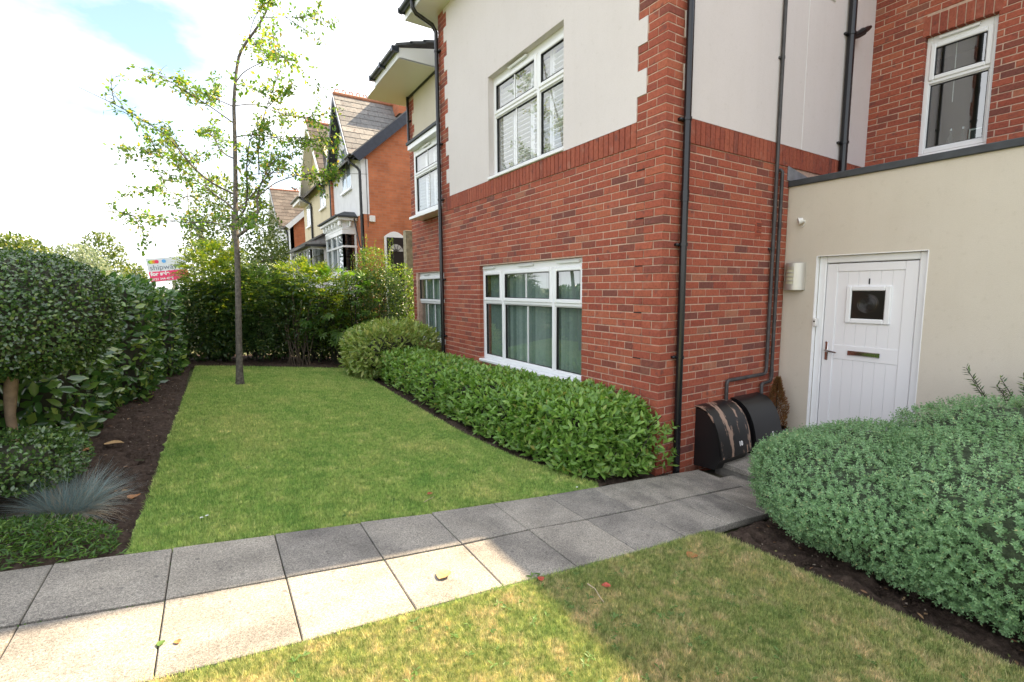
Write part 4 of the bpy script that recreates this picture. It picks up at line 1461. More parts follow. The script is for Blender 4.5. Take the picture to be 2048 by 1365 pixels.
leaves(Pa, A_, N_, L_, L_ * .52, MT['laurel'], lh, LEAF6_T, LEAF6_F, single=300)
for i_, (lo, hi, n_, sd) in enumerate(HL): core('dark_core', lo, hi, (7, 7, 7), MT['twig'], lh, 40 + i_, .87)

# --- topiary ball on a bare stem
MT['box_leaf'] = leafmat('small_dark_leaf', [(0, (.040, .085, .026)), (.5, (.065, .13, .035)), (.85, (.10, .185, .045)), (1, (.18, .26, .06))], .22, .2, .9)
MT['ball_leaf'] = leafmat('tiny_dark_leaf', [(0, (.030, .070, .020)), (.5, (.050, .108, .027)), (.85, (.085, .16, .036)), (1, (.17, .25, .05))], .24, .2, .9)
bc = at(28, 628, 3.05)
ball = thing('topiary_ball', (bc[0], bc[1], gz(bc[0])), 'round clipped topiary ball on a pale bare trunk', 'shrub')
lo, hi = bc - np.array([.56, .52, .415]), bc + np.array([.56, .52, .415])
P, Nn = shell(26000, lo, hi, (2.1, 2.1, 2.2), .11, (7, .05), 51)
A_, N_ = orient(Nn, .55, .2, .8, r)
N_ = nrm(N_ * .6 + Nn * .7)
L_ = r.uniform(.018, .034, len(P))
leaves(P, A_, N_, L_, L_ * .62, MT['ball_leaf'], ball, LEAF2_T, LEAF2_F, single=150)
core('dark_core', lo, hi, (2.1, 2.1, 2.2), MT['twig'], ball, 52, .88, (7, .05))
tb = on(6, 925, 1, bc[1] + .05)
mb = MB(); mb.tube([(bc[0] - .10, bc[1] + .06, gz(bc[0]) - .05), (bc[0] - .085, bc[1] + .05, gz(bc[0]) + .25), (bc[0] - .09, bc[1] + .05, .78), (bc[0] - .07, bc[1] + .04, .95), (bc[0] - .02, bc[1], 1.2)], [.028, .025, .027, .036, .024], 10, raw=True)
mb.obj('trunk', MT['pale_bark'], ball, 60)
mb = MB(); mb.tube([(bc[0] - .085, bc[1] + .05, .63), (bc[0] - .085, bc[1] + .05, .665)], .032, 10); mb.obj('tree_tie', MT['black'], ball, 60)
# small rounded shrub beneath it
us = thing('small_leaved_shrub', (-4.65, 1.05, gz(-4.65)), 'small dark shrub crouching under the topiary ball', 'shrub')
c0 = at(5, 925, 2.75)
P, Nn = shell(5200, c0 - np.array([.38, .34, .18]), c0 + np.array([.36, .34, .17]), (2.4, 2.4, 2.4), .14, (8, .12), 55)
A_, N_ = orient(Nn, .7, .3, .7, r)
L_ = r.uniform(.02, .036, len(P)); leaves(P, A_, N_, L_, L_ * .62, MT['box_leaf'], us)
core('dark_core', c0 - np.array([.38, .34, .22]), c0 + np.array([.36, .34, .16]), (2.4, 2.4, 2.4), MT['twig'], us, 56, .58)

# --- blue fescue tuft
MT['fescue'] = leafmat('blue_grey_grass', [(0, (.16, .24, .24)), (.5, (.24, .33, .34)), (.8, (.30, .36, .36)), (.92, (.42, .36, .26)), (1, (.5, .42, .32))], .5, .15)
fc = on(140, 1018, 2, .30)
fes = thing('fescue_tuft', (fc[0], fc[1], gz(fc[0])), 'spiky blue-grey grass tuft on the soil beside the lawn', 'grass tuft')


def blades(n, c_, R, Lr, up_, sd, droop, w, wind=(0, 0, 0)):
    r_ = np.random.default_rng(sd)
    th = r_.uniform(0, 2 * math.pi, n); rr = np.sqrt(r_.random(n))
    D = np.stack([np.cos(th), np.sin(th), np.zeros(n)], 1)
    b0 = np.asarray(c_) + D * (rr * R)[:, None]
    b0[:, 2] = gz(b0[:, 0]) - .01
    el = r_.uniform(*up_, n)
    d0 = nrm(D * np.cos(el)[:, None] + UPV * np.sin(el)[:, None] + r_.normal(size=(n, 3)) * .26 + np.asarray(wind))
    L = r_.uniform(*Lr, n)
    S = nrm(np.cross(d0, UPV + r_.normal(size=(n, 3)) * .3)) * w
    V, seg = [], 4
    P = b0.copy(); d = d0.copy(); V = []
    for k in range(seg + 1):
        ww = (1 - k / seg) * .9 + .1
        V.append(P - S * ww); V.append(P + S * ww)
        P = P + d * (L / seg)[:, None]
        d = nrm(d - UPV * (droop * r_.uniform(.2, 2.2, n))[:, None] + r_.normal(0, .05, (n, 3)))
    V = np.stack(V, 1)
    F = np.array([(2 * k, 2 * k + 1, 2 * k + 3, 2 * k + 2) for k in range(seg)])
    Fi = F[None] + (np.arange(n) * (2 * (seg + 1)))[:, None, None]
    return V.reshape(-1, 3), Fi.reshape(-1, 4)


V, F = blades(2000, fc, .10, (.12, .33), (.15, 1.4), 61, .10, .0014, (.16, .05, 0))
o_ = link(bpy.data.objects.new('blades', fast_mesh('blades', V, F, MT['fescue'])), fes); o_['kind'] = 'stuff'
MT['straw'] = leafmat('straw_blade', [(0, (.38, .30, .19)), (.6, (.50, .42, .30)), (1, (.40, .36, .32))], .6, .15)
V, F = blades(900, fc + np.array([-.02, -.04, 0]), .13, (.12, .30), (.0, .7), 62, .26, .0013, (-.05, -.12, 0))
o_ = link(bpy.data.objects.new('dead_blades', fast_mesh('dead_blades', V, F, MT['straw'])), fes); o_['kind'] = 'stuff'

# --- creeping green plant by the path corner
MT['creeper'] = leafmat('creeping_leaf', [(0, (.035, .095, .018)), (.5, (.06, .14, .025)), (.85, (.10, .20, .035)), (1, (.17, .27, .05))], .45, .3)
cc = on(70, 1075, 2, .28)
cre = thing('creeping_plant', (cc[0], cc[1], gz(cc[0])), 'low feathery green plant spreading over the path edge', 'plant')
n_ = 5200
X = np.stack([r.uniform(-5.1, -4.02, n_), r.uniform(-.02, .62, n_)], 1)
ok = ((X[:, 0] + 4.62) / .62) ** 2 + ((X[:, 1] - .22) / .36) ** 2 + .25 * lump(np.column_stack([X, X[:, 0] * 0]), 9, 3) < 1
X = X[ok]
hh = .02 + .10 * np.clip(1 - (((X[:, 0] + 4.62) / .66) ** 2 + ((X[:, 1] - .22) / .4) ** 2), 0, 1) * r.random(len(X))
P = np.column_stack([X, gz(X[:, 0]) + hh - .01])
A_ = nrm(np.column_stack([r.normal(size=(len(P), 2)), r.uniform(.1, .9, len(P))])); N_ = nrm(UPV + r.normal(size=P.shape) * .5)
L_ = r.uniform(.02, .05, len(P)); leaves(P, A_, N_, L_, L_ * .22, MT['creeper'], cre)
for k in range(9):
    pass

# --- large hebe mound by the front door
MT['hebe'] = leafmat('grey_green_hebe', [(0, (.14, .25, .12)), (.5, (.20, .35, .165)), (.85, (.26, .43, .205)), (.97, (.34, .50, .24)), (1, (.42, .40, .18))], .42, .18)
MT['hebe_core'] = pmat('hebe_core_dark', (.055, .080, .042), .8, .5, 40, 60, .8, .02)  # dark core colour standing in for shade among the inner leaves
hb = thing('hebe_bush', (.6, -2.0, gz(.6)), 'big rounded grey-green hebe mound beside the path', 'shrub')
HB = [((-.50, -2.80, -.22), (1.30, -.90, .55), (2.4, 2.4, 2.3), 17000, 71), ((-.53, -3.9, -.22), (1.45, -1.55, .73), (2.5, 2.4, 2.5), 17000, 72), ((.25, -3.6, .0), (1.75, -1.55, .82), (2.4, 2.4, 2.4), 9000, 73)]
Pa, Na = [], []
for (lo, hi, kk, n_, sd) in HB:
    P, Nn = shell(n_, lo, hi, kk, .08, (9.5, .085), sd, lambda P: P[:, 2] > gz(P[:, 0]) + .05); Pa.append(P); Na.append(Nn)
Pa, Na = np.concatenate(Pa), np.concatenate(Na)
inside = np.zeros(len(Pa), bool)
for (lo, hi, kk, n_, sd) in HB:
    lo, hi = np.array(lo), np.array(hi); q = (Pa - (lo + hi) / 2) / ((hi - lo) / 2)
    inside |= (np.abs(q) ** np.array(kk)).sum(1) < .66
Pa, Na = Pa[~inside], Na[~inside]
# every shoot: a short upright tip with whorls of small pointed leaves
KW, KL = 3, 5
axs = nrm(Na * .75 + UPV * .55 + r.normal(size=Na.shape) * .28)
n0 = len(Pa)
sh_len = r.uniform(.015, .042, n0)
e1 = nrm(np.cross(axs, r.normal(size=axs.shape))); e2 = np.cross(axs, e1)
PP, AA, NN, LL = [], [], [], []
for w_ in range(KW):
    f_ = w_ / (KW - 1)
    for j in range(KL):
        a_ = 2 * math.pi * (j / KL + w_ * .11) + r.normal(0, .12, n0)
        rad = e1 * np.cos(a_)[:, None] + e2 * np.sin(a_)[:, None]
        op_ = 1.25 - .7 * f_
        PP.append(Pa + axs * (sh_len * f_)[:, None]); AA.append(nrm(rad * op_ + axs * (.35 + .6 * f_))); NN.append(nrm(axs * op_ - rad * .4))
        LL.append(r.uniform(.012, .022, n0) * (1.1 - .35 * f_))
PP, AA, NN, LL = map(np.concatenate, (PP, AA, NN, LL))
leaves(PP, AA, NN, LL, LL * .42, MT['hebe'], hb, LEAF2_T, LEAF2_F)
for i_, (lo, hi, kk, n_, sd) in enumerate(HB): core('dark_core', lo, hi, kk, MT['hebe_core'], hb, sd, .90, (6, .04))
st = []
for k in range(110):
    x, y = r.uniform(-.35, .9), r.uniform(-3.6, -1.15)
    st.append([(.45 + (x - .45) * .3, -2.2 + (y + 2.2) * .4, gz(x) - .05), ((x + .45) / 2, (y - 2.2) / 2 * .6 + y * .4, gz(x) + .08), (x, y, gz(x) + r.uniform(.1, .25))])
stems(st, .008, MT['twig'], hb, 'branches')

# --- shrub by the door wall, at the frame's edge
wsb = thing('feathery_shrub', (1.75, -2.0, -.25), 'dark feathery shrub against the cream door wall behind the hebe', 'shrub')
st, PP, AA, NN, LL = [], [], [], [], []
for k in range(44):
    b0 = np.array([1.92 + r.normal(0, .05), -2.36 + r.normal(0, .13), -.25]); tip = b0 + np.array([r.normal(-.10, .14), r.normal(0.05, .24), r.uniform(.9, 1.24)])
    md = (b0 + tip) / 2 + np.array([0, 0, .1]); st.append([b0, md, tip])
    for f_ in np.linspace(.35, 1, 34):
        p_ = (1 - f_) ** 2 * b0 + 2 * f_ * (1 - f_) * md + f_ ** 2 * tip
        for s_ in (-1, 1):
            PP.append(p_); d_ = nrm(tip - md); sd_ = nrm(np.cross(d_, r.normal(size=3))); AA.append(nrm(d_ * .7 + sd_ * s_)); NN.append(nrm(UPV + r.normal(size=3) * .4)); LL.append(r.uniform(.035, .06))
leaves(np.array(PP), np.array(AA), np.array(NN), np.array(LL), np.array(LL) * .24, MT['box_leaf'], wsb)
stems(st, .006, MT['twig'], wsb, 'stem')

# --- potted conifer in the corner
px_, py_ = 1.86, -.125
pot = thing('potted_conifer', (px_, py_, -.23), 'browning dwarf conifer in a dark plastic pot in the wall corner', 'potted plant')
mb = MB(); hs_ = [(-.235, .085), (-.22, .088), (-.05, .105), (-.048, .115), (-.01, .117), (-.01, .108), (-.03, .104)]
mb.tube([(px_, py_, z) for z, _ in hs_], [q for _, q in hs_], 20); mb.obj('pot', pmat('dark_plastic_pot', (.035, .038, .055), .5), pot, 50)
MT['brown_conifer'] = leafmat('browned_conifer', [(0, (.12, .055, .018)), (.5, (.20, .09, .028)), (.85, (.26, .13, .04)), (1, (.12, .13, .04))], .7, .2)
n_ = 3600
tt = r.random(n_) ** .8; th = r.uniform(0, 6.28, n_)
rad = (.125 * np.minimum(1, (1 - tt) * 1.5 + .06) * (1 + .15 * np.sin(3 * th + 9 * tt))) * np.sqrt(r.uniform(.35, 1, n_))
P = np.column_stack([px_ + rad * np.cos(th), py_ + rad * np.sin(th) * .9, -.03 + tt * .58])
A_ = nrm(np.column_stack([np.cos(th) * .7, np.sin(th) * .7, np.full(n_, .9)]) + r.normal(size=(n_, 3)) * .3); N_ = nrm(r.normal(size=(n_, 3)))
leaves(P, A_, N_, r.uniform(.02, .045, n_), .007, MT['brown_conifer'], pot, LEAF2_T, LEAF2_F, name='needles')
mb = MB(); mb.tube([(px_, py_, -.05), (px_, py_, .45)], [.012, .005], 6); mb.obj('trunk', MT['twig'], pot)

# --- shrubs along the far boundary, each its own plant
MT['mahonia'] = leafmat('mahonia_leaflet', [(0, (.045, .095, .018)), (.4, (.085, .15, .025)), (.75, (.14, .20, .03)), (1, (.24, .26, .05))], .32, .4)
MT['dark_shrub'] = leafmat('deep_green_leaf', [(0, (.022, .055, .015)), (.5, (.040, .088, .022)), (.85, (.07, .13, .03)), (1, (.15, .19, .04))], .35, .3)
MT['fatsia'] = leafmat('fatsia_leaf', [(0, (.045, .12, .022)), (.5, (.075, .17, .030)), (1, (.13, .23, .04))], .3, .4)
MT['privet'] = leafmat('privet_leaf', [(0, (.05, .12, .02)), (.5, (.09, .17, .028)), (.85, (.16, .23, .04)), (1, (.28, .30, .06))], .35, .4)


def pinnate(P0, A0, n_l, Ltot, Lw):
    """leaf fronds: leaflets in pairs along an arching midrib"""
    n = len(P0)
    A0 = nrm(A0); S = nrm(np.cross(A0, UPV + r.normal(size=A0.shape) * .25)); Nn = np.cross(S, A0)
    PP, AA, NN, LL = [], [], [], []
    for k in range(n_l):
        f_ = .25 + .75 * k / (n_l - 1)
        P = P0 + A0 * (Ltot * f_)[:, None] - UPV * (Ltot * .30 * f_ ** 2)[:, None]
        for s_ in ((-1, 1) if k < n_l - 1 else (0,)):
            PP.append(P); AA.append(nrm(A0 * (.45 if s_ else 1) + S * s_ - UPV * .25 * f_)); NN.append(nrm(Nn + r.normal(size=Nn.shape) * .25)); LL.append(Lw * (1 - .35 * abs(f_ - .5)) * r.uniform(.85, 1.1, n))
    return map(np.concatenate, (PP, AA, NN, LL))


def multi_stem(c_, nst, h, spread, parent, rad=.016):
    st = []
    for k in range(nst):
        b0 = np.array([c_[0] + r.normal(0, .12), c_[1] + r.normal(0, .08), gz(c_[0]) - .06])
        tip = np.array([c_[0] + r.normal(0, spread), c_[1] + r.normal(0, spread * .5), h * r.uniform(.7, 1)])
        st.append([b0, b0 * .5 + tip * .5 + np.array([r.normal(0, .08), r.normal(0, .06), .05]), tip])
    stems(st, rad, MT['twig'], parent, 'stem')


def mahonia(name, c_, rx, ry, z0, z1, n, sd, label, mat, Lt=(.28, .42), Lw=.075):
    th_ = thing(name, (c_[0], c_[1], gz(c_[0])), label, 'shrub', 'shrubs along the far boundary')
    P, Nn = shell(n, (c_[0] - rx, c_[1] - ry, z0), (c_[0] + rx, c_[1] + ry, z1), (2.5, 2.5, 3), .55, (3, .15), sd)
    A = nrm(Nn + UPV * .35 + r.normal(size=Nn.shape) * .35)
    PP, AA, NN, LL = pinnate(P, A, 7, r.uniform(*Lt, len(P)), Lw)
    leaves(PP, AA, NN, LL, LL * .38, mat, th_, LEAF_T, LEAF_F, single=60)
    multi_stem(c_, 9, z1 - .3, rx * .6, th_)
    return th_


mahonia('mahonia_shrub', (-3.42, 8.25), .50, .55, .55, 2.34, 900, 81, 'tall yellow-green shrub with fern-like leaves beside the for sale board', MT['mahonia'])
mahonia('mahonia_shrub', (-2.75, 8.15), .60, .5, .55, 1.95, 950, 82, 'fern-leaved shrub right behind the slender tree trunk', MT['dark_shrub'])
mahonia('mahonia_shrub', (-1.65, 8.35), .62, .5, .5, 2.15, 900, 83, 'fern-leaved shrub below the projecting bay of the white gabled house', MT['mahonia'])


def leafy(name, c_, rx, ry, z0, z1, n, sd, label, mat, L, ratio=.45, thick=.5, k=(2.6, 2.6, 3), single=0):
    th_ = thing(name, (c_[0], c_[1], gz(c_[0])), label, 'shrub', 'shrubs along the far boundary')
    P, Nn = shell(n, (c_[0] - rx, c_[1] - ry, z0), (c_[0] + rx, c_[1] + ry, z1), k, thick, (4, .16), sd)
    A_, N_ = orient(Nn, .7, .1, .8, r)
    L_ = r.uniform(L[0], L[1], len(P)); leaves(P, A_, N_, L_, L_ * ratio, mat, th_, LEAF_T, LEAF_F, single=single)
    multi_stem(c_, 8, z1 - .25, rx * .6, th_, .013)
    return th_


leafy('dark_evergreen', (-3.55, 8.05), .75, .42, .22, 1.75, 6500, 84, 'dark evergreen filling the bed under the fern-leaved shrubs', MT['dark_shrub'], (.06, .12))
leafy('dark_evergreen', (-2.2, 8.45), .95, .45, .10, 1.9, 7500, 85, 'dark leafy evergreen behind the multi-stemmed bush', MT['dark_shrub'], (.06, .12))
leafy('privet_bush', (-.22, 8.0), .55, .5, .0, 2.05, 7000, 86, 'dense small-leaved bush against the stepped back wall', MT['dark_shrub'], (.04, .075), .5)
leafy('privet_bush', (-.72, 8.3), .62, .45, -.05, 2.0, 6500, 88, 'dense green bush below the bay window, next to the hand-leaved shrub', MT['privet'], (.045, .085), .5)
leafy('dark_evergreen', (-1.35, 8.75), .9, .35, -.05, 1.5, 5500, 89, 'dark evergreen low down behind the bare multi-stemmed bush', MT['dark_shrub'], (.06, .12))
leafy('privet_bush', (.42, 8.45), .42, .40, -.1, 2.25, 4200, 90, 'upright green bush in front of the timber gate post', MT['privet'], (.04, .075), .5)
pv = leafy('privet_bush', (-.25, 8.35), .38, .35, 1.5, 2.55, 2600, 87, 'bright tipped privet with upright shoots before the arched door', MT['privet'], (.035, .06), .5)
PP, AA, NN, LL = [], [], [], []
for k in range(26):
    b0 = np.array([r.uniform(-.75, .35), r.uniform(8.0, 8.6), 2.0]); h_ = r.uniform(.25, .85)
    if b0[0] > .25: b0[0] = .2
    for f_ in np.linspace(0, 1, int(h_ * 42)):
        th_ = r.uniform(0, 6.28); PP.append(b0 + np.array([.03 * f_, 0, h_ * f_])); AA.append((math.cos(th_), math.sin(th_), .7)); NN.append(UPV + r.normal(size=3) * .4); LL.append(r.uniform(.03, .05))
leaves(np.array(PP), nrm(np.array(AA)), nrm(np.array(NN)), np.array(LL), np.array(LL) * .5, MT['privet'], pv, name='shoots')

# fatsia with big hand-shaped leaves
fat = thing('fatsia_shrub', (-1.05, 8.0, gz(-1.05)), 'shrub with big hand-shaped leaves between the tree and the bay window', 'shrub', 'shrubs along the far boundary')
T_, F_ = [(0, 0, 0)], []
for k in range(7):
    a_ = math.radians(-108 + 36 * k); ln = 1 - .28 * abs(k - 3) / 3
    d_ = np.array([math.cos(a_), math.sin(a_)]); s_ = np.array([-d_[1], d_[0]])
    b = len(T_)
    m1, m2 = d_ * ln * .55 - s_ * .13, d_ * ln * .55 + s_ * .13
    T_ += [(*(d_ * ln * .25 - s_ * .05), -.02), (*m1, .0), (*(d_ * ln), -.16), (*m2, .0), (*(d_ * ln * .25 + s_ * .05), -.02), (*(d_ * ln * .55), -.05)]
    F_ += [(0, b, b + 5), (b, b + 1, b + 5), (b + 1, b + 2, b + 5), (b + 5, b + 2, b + 3), (b + 5, b + 3, b + 4), (b + 5, b + 4, 0)]
FAT_T, FAT_F = np.array(T_), np.array(F_)
P, Nn = shell(230, (-2.1, 7.45, .25), (-.25, 8.6, 2.08), (2.5, 2.5, 2.6), .45, (3, .12), 91)
A_ = nrm(Nn * .8 - UPV * .15 + r.normal(size=Nn.shape) * .3); N_ = nrm(UPV * 1.0 + Nn * .5 + r.normal(size=Nn.shape) * .25)
L_ = r.uniform(.13, .21, len(P)); leaves(P, A_, N_, L_, L_, MT['fatsia'], fat, FAT_T, FAT_F, single=130)
multi_stem((-1.1, 8.05), 12, 1.7, .45, fat, .02)
bare = thing('multi_stem_bush', (-2.05, 7.75, gz(-2.05)), 'bare brown multi-stemmed bush at the back of the lawn', 'shrub', 'shrubs along the far boundary')
st = []
for k in range(16):
    x = -2.0 + r.normal(0, .10); tx = -1.95 + r.normal(0, .42)
    st.append([(x, 7.75 + r.normal(0, .06), gz(x) - .05), ((x + tx) / 2 - .05, 7.8, .75), (tx, 7.9 + r.normal(0, .15), r.uniform(1.2, 1.7))])
stems(st, .010, pmat('tan_stem', (.09, .068, .045), .8), bare, 'stem')
P, Nn = shell(1100, (-2.7, 7.5, .45), (-1.3, 8.3, 1.75), (2.5, 2.5, 2.5), .4, (4, .1), 95); A_, N_ = orient(Nn, .6, .1, .8, r)
L_ = r.uniform(.06, .11, len(P)); leaves(P, A_, N_, L_, L_ * .4, MT['dark_shrub'], bare)
# timber post by the corner of the building
tp = on(816, 462, 1, 8.9)
post = thing('timber_fence_post', (tp[0], 8.9, 0), 'weathered square timber gate post beside the arched door', 'post')
mb = MB(); mb.box(tp[0] - .10, tp[0] + .10, 8.8, 9.0, -.2, tp[2], .006); mb.obj('post', pmat('weathered_timber', (.30, .26, .18), .85, .3, 12, 40, .4), post)

# --- slender young tree on the lawn
tb = np.array([-3.243, 5.112, gz(-3.243)])
D0 = float((tb - CAM) @ fw)
TREE = {
    'trunk': ([(480, 772), (478, 700), (477, 620), (476, 560), (474, 500), (472, 460), (471, 420), (471, 350), (470, 300), (469, 250), (467, 210), (470, 170), (474, 130), (480, 100), (495, 82), (512, 60), (525, 38), (538, 15), (546, -30), (560, -90)], .056, .006, 0),
    'b': [([(476, 472), (488, 460), (501, 446), (506, 430), (502, 408), (494, 388), (496, 350), (506, 312), (520, 282), (535, 262)], .034, .3),
          ([(473, 440), (496, 426), (508, 400), (518, 350), (532, 312), (548, 290), (565, 272)], .024, -.3),
          ([(471, 425), (485, 385), (496, 338), (510, 302), (520, 268), (534, 240)], .020, .5),
          ([(471, 425), (448, 402), (420, 386), (382, 356), (346, 342), (300, 332)], .022, .2),
          ([(470, 390), (432, 372), (406, 340), (392, 308), (362, 286), (330, 268), (282, 248)], .020, -.5),
          ([(470, 318), (440, 303), (412, 282), (392, 258), (372, 232), (330, 225)], .016, .4),
          ([(469, 248), (440, 228), (402, 206), (368, 188), (340, 182)], .013, -.3),
          ([(468, 214), (432, 192), (392, 168), (350, 142), (318, 124)], .013, .4),
          ([(473, 456), (440, 450), (392, 458), (342, 455), (292, 450)], .012, -.4),
          ([(470, 275), (488, 260), (528, 252), (572, 248), (622, 240)], .013, .5),
          ([(471, 166), (490, 150), (520, 142), (560, 136), (600, 142), (628, 160)], .011, -.2),
          ([(508, 400), (530, 352), (562, 326), (602, 310), (642, 300), (684, 290)], .014, .6),
          ([(518, 350), (542, 302), (572, 272), (612, 242), (650, 222)], .013, -.6),
          ([(469, 212), (500, 200), (540, 210), (582, 214), (640, 188), (655, 182)], .011, .3),
          ([(527, 36), (560, 20), (602, 6), (615, -5)], .008, .2), ([(497, 80), (520, 62), (552, 56), (580, 62)], .007, -.3), ([(485, 92), (498, 76), (505, 70)], .006, .1),
          ([(346, 342), (318, 312), (290, 285), (272, 262)], .008, .1), ([(392, 458), (350, 440), (330, 420)], .006, .2), ([(300, 332), (268, 318), (250, 300)], .006, .0),
          ([(476, 478), (500, 470), (540, 455), (575, 470)], .009, -.4), ([(520, 282), (545, 268), (590, 262), (640, 262)], .009, .2), ([(496, 350), (540, 330), (580, 330), (625, 322)], .010, .4),
          ([(420, 386), (390, 400), (350, 392), (320, 400)], .007, -.2), ([(392, 308), (352, 310), (318, 296), (280, 290)], .008, .4)]}
MT['tree_leaf'] = leafmat('young_tree_leaf', [(0, (.06, .15, .028)), (.4, (.11, .22, .04)), (.75, (.19, .29, .06)), (.93, (.33, .34, .08)), (1, (.48, .36, .09))], .4, .45)
MT['tree_bark'] = pmat('tree_bark', (.115, .10, .082), .85, .45, 26, 70, .7, .012)
tree = thing('young_tree', tb, 'slender young tree with sparse leaves standing on the lawn', 'tree')


def to3(px, off):
    P = np.array([at(u, v, D0) for u, v in px])
    s_ = np.concatenate([[0], np.cumsum(np.linalg.norm(np.diff(P, axis=0), axis=1))]); s_ /= s_[-1]
    return P + fw * (off * s_)[:, None] * 1.3


def smooth(P, n):
    s_ = np.concatenate([[0], np.cumsum(np.linalg.norm(np.diff(P, axis=0), axis=1))])
    q = np.linspace(0, s_[-1], n)
    Q = np.stack([np.interp(q, s_, P[:, i]) for i in range(3)], 1)
    for _ in range(2): Q[1:-1] = Q[1:-1] * .5 + (Q[2:] + Q[:-2]) * .25
    return Q


Pt = smooth(to3(TREE['trunk'][0], 0), 60)
Pt[0] = tb - np.array([0, 0, .05])
mb = MB(); zz = np.linspace(0, 1, 60)
mb.tube(Pt, .043 * (1 - zz) ** .8 + .005 + .022 * np.exp(-zz * 55), 14, raw=True); mb.obj('trunk', MT['tree_bark'], tree, 60)
LP = []
mbb = MB()


def leafy_twigs(Q, f0, n, lr):
    m_ = len(Q) - 1
    for f_ in np.linspace(f0, 1, n):
        i_ = int(f_ * m_)
        d_ = nrm(Q[min(i_ + 1, m_)] - Q[max(i_ - 1, 0)])
        td = nrm(d_ * .7 + r.normal(size=3) * np.array([.8, .8, .55])); ln = r.uniform(*lr)
        if not 205 < proj(Q[i_] + td * ln)[0, 0] < 695: continue
        tw = [Q[i_], Q[i_] + td * ln * .5 + UPV * .012, Q[i_] + td * ln - UPV * .02]
        mbb.tube(tw, [.003, .0022, .0012], 5, raw=True)
        for g_ in np.linspace(.15, 1, int(4 + ln * 22)): LP.append((np.array(tw[0]) * (1 - g_) + np.array(tw[2]) * g_, td))


for px, rad, off in TREE['b']:
    Q = smooth(to3(px, off * 1.6), 22)
    mbb.tube(Q, np.linspace(rad * .72, .003, 22), 7, raw=True)
    ll = np.linalg.norm(np.diff(Q, axis=0), axis=1).sum()
    leafy_twigs(Q, .42, int(6 + ll * 7), (.06, .24))
    for k in range(int(2 + ll * 2.6)):                       # side branches
        i_ = int(r.uniform(.3, .95) * 21); d_ = nrm(Q[min(i_ + 1, 21)] - Q[max(i_ - 1, 0)])
        sd_ = nrm(d_ * .8 + r.normal(size=3) * np.array([.75, .75, .5]) + UPV * .15); ln = r.uniform(.22, .62)
        if not 215 < proj(Q[i_] + sd_ * ln)[0, 0] < 690: continue
        B_ = smooth(np.array([Q[i_], Q[i_] + sd_ * ln * .5 + r.normal(0, .02, 3), Q[i_] + sd_ * ln + UPV * r.normal(0, .04)]), 7)
        mbb.tube(B_, np.linspace(.0055, .002, 7), 5, raw=True)
        leafy_twigs(B_, .2, int(5 + ln * 11), (.05, .19))
mbb.obj('limbs', MT['tree_bark'], tree, 60)
for f_ in np.linspace(.66, 1, 20):
    i_ = int(f_ * 59)
    td = nrm(r.normal(size=3)); ln = r.uniform(.06, .25)
    for g_ in np.linspace(.2, 1, 4): LP.append((Pt[i_] + td * ln * g_, td))
qq = proj(np.array([q[0] for q in LP]))
LP = [q for q, w in zip(LP, qq) if w[0] > 190 + 60 * r.random() and w[0] < 700 - 20 * r.random() and r.random() < .88]
P = np.array([q[0] for q in LP]) + r.normal(0, .02, (len(LP), 3)); Dd = np.array([q[1] for q in LP])
A_ = nrm(Dd * .5 + r.normal(size=P.shape) * .8 - UPV * .25); N_ = nrm(UPV + r.normal(size=P.shape) * .7)
L_ = r.uniform(.040, .080, len(P))
leaves(P, A_, N_, L_, L_ * .58, MT['tree_leaf'], tree, LEAF_T, LEAF_F, single=300, name='crown')
print('tree leaves', len(P))

# ================================================================== NEIGHBOURING HOUSES
def old_brick(name, a, b, mort):
    m, t, p, o = new_mat(name)
    g = t.nodes.new('ShaderNodeNewGeometry')
    sx = t.nodes.new('ShaderNodeSeparateXYZ'); cx_ = t.nodes.new('ShaderNodeCombineXYZ')
    t.links.new(g.outputs['Position'], sx.inputs[0])
    ad = nd(t, 'ShaderNodeMath', operation='ADD'); t.links.new(sx.outputs[0], ad.inputs[0]); t.links.new(sx.outputs[1], ad.inputs[1])
    t.links.new(ad.outputs[0], cx_.inputs[0]); t.links.new(sx.outputs[2], cx_.inputs[1])
    br = nd(t, 'ShaderNodeTexBrick')
    br.inputs['Color1'].default_value = (*a, 1); br.inputs['Color2'].default_value = (*b, 1); br.inputs['Mortar'].default_value = (*mort, 1)
    br.inputs['Scale'].default_value = 1; br.inputs['Brick Width'].default_value = .225; br.inputs['Row Height'].default_value = .075; br.inputs['Mortar Size'].default_value = .005
    t.links.new(cx_.outputs[0], br.inputs['Vector'])
    c_ = mixc(t, .8, br.outputs[0], ramp(t, noise(t, 2.2, 6, .65), [(.3, (.72, .7, .7)), (.7, (1.2, 1.15, 1.1))]), 'MULTIPLY')
    t.links.new(c_, p.inputs['Base Color']); p.inputs['Roughness'].default_value = .9
    bump(t, p, br.outputs['Fac'], -.3, .01)
    return m


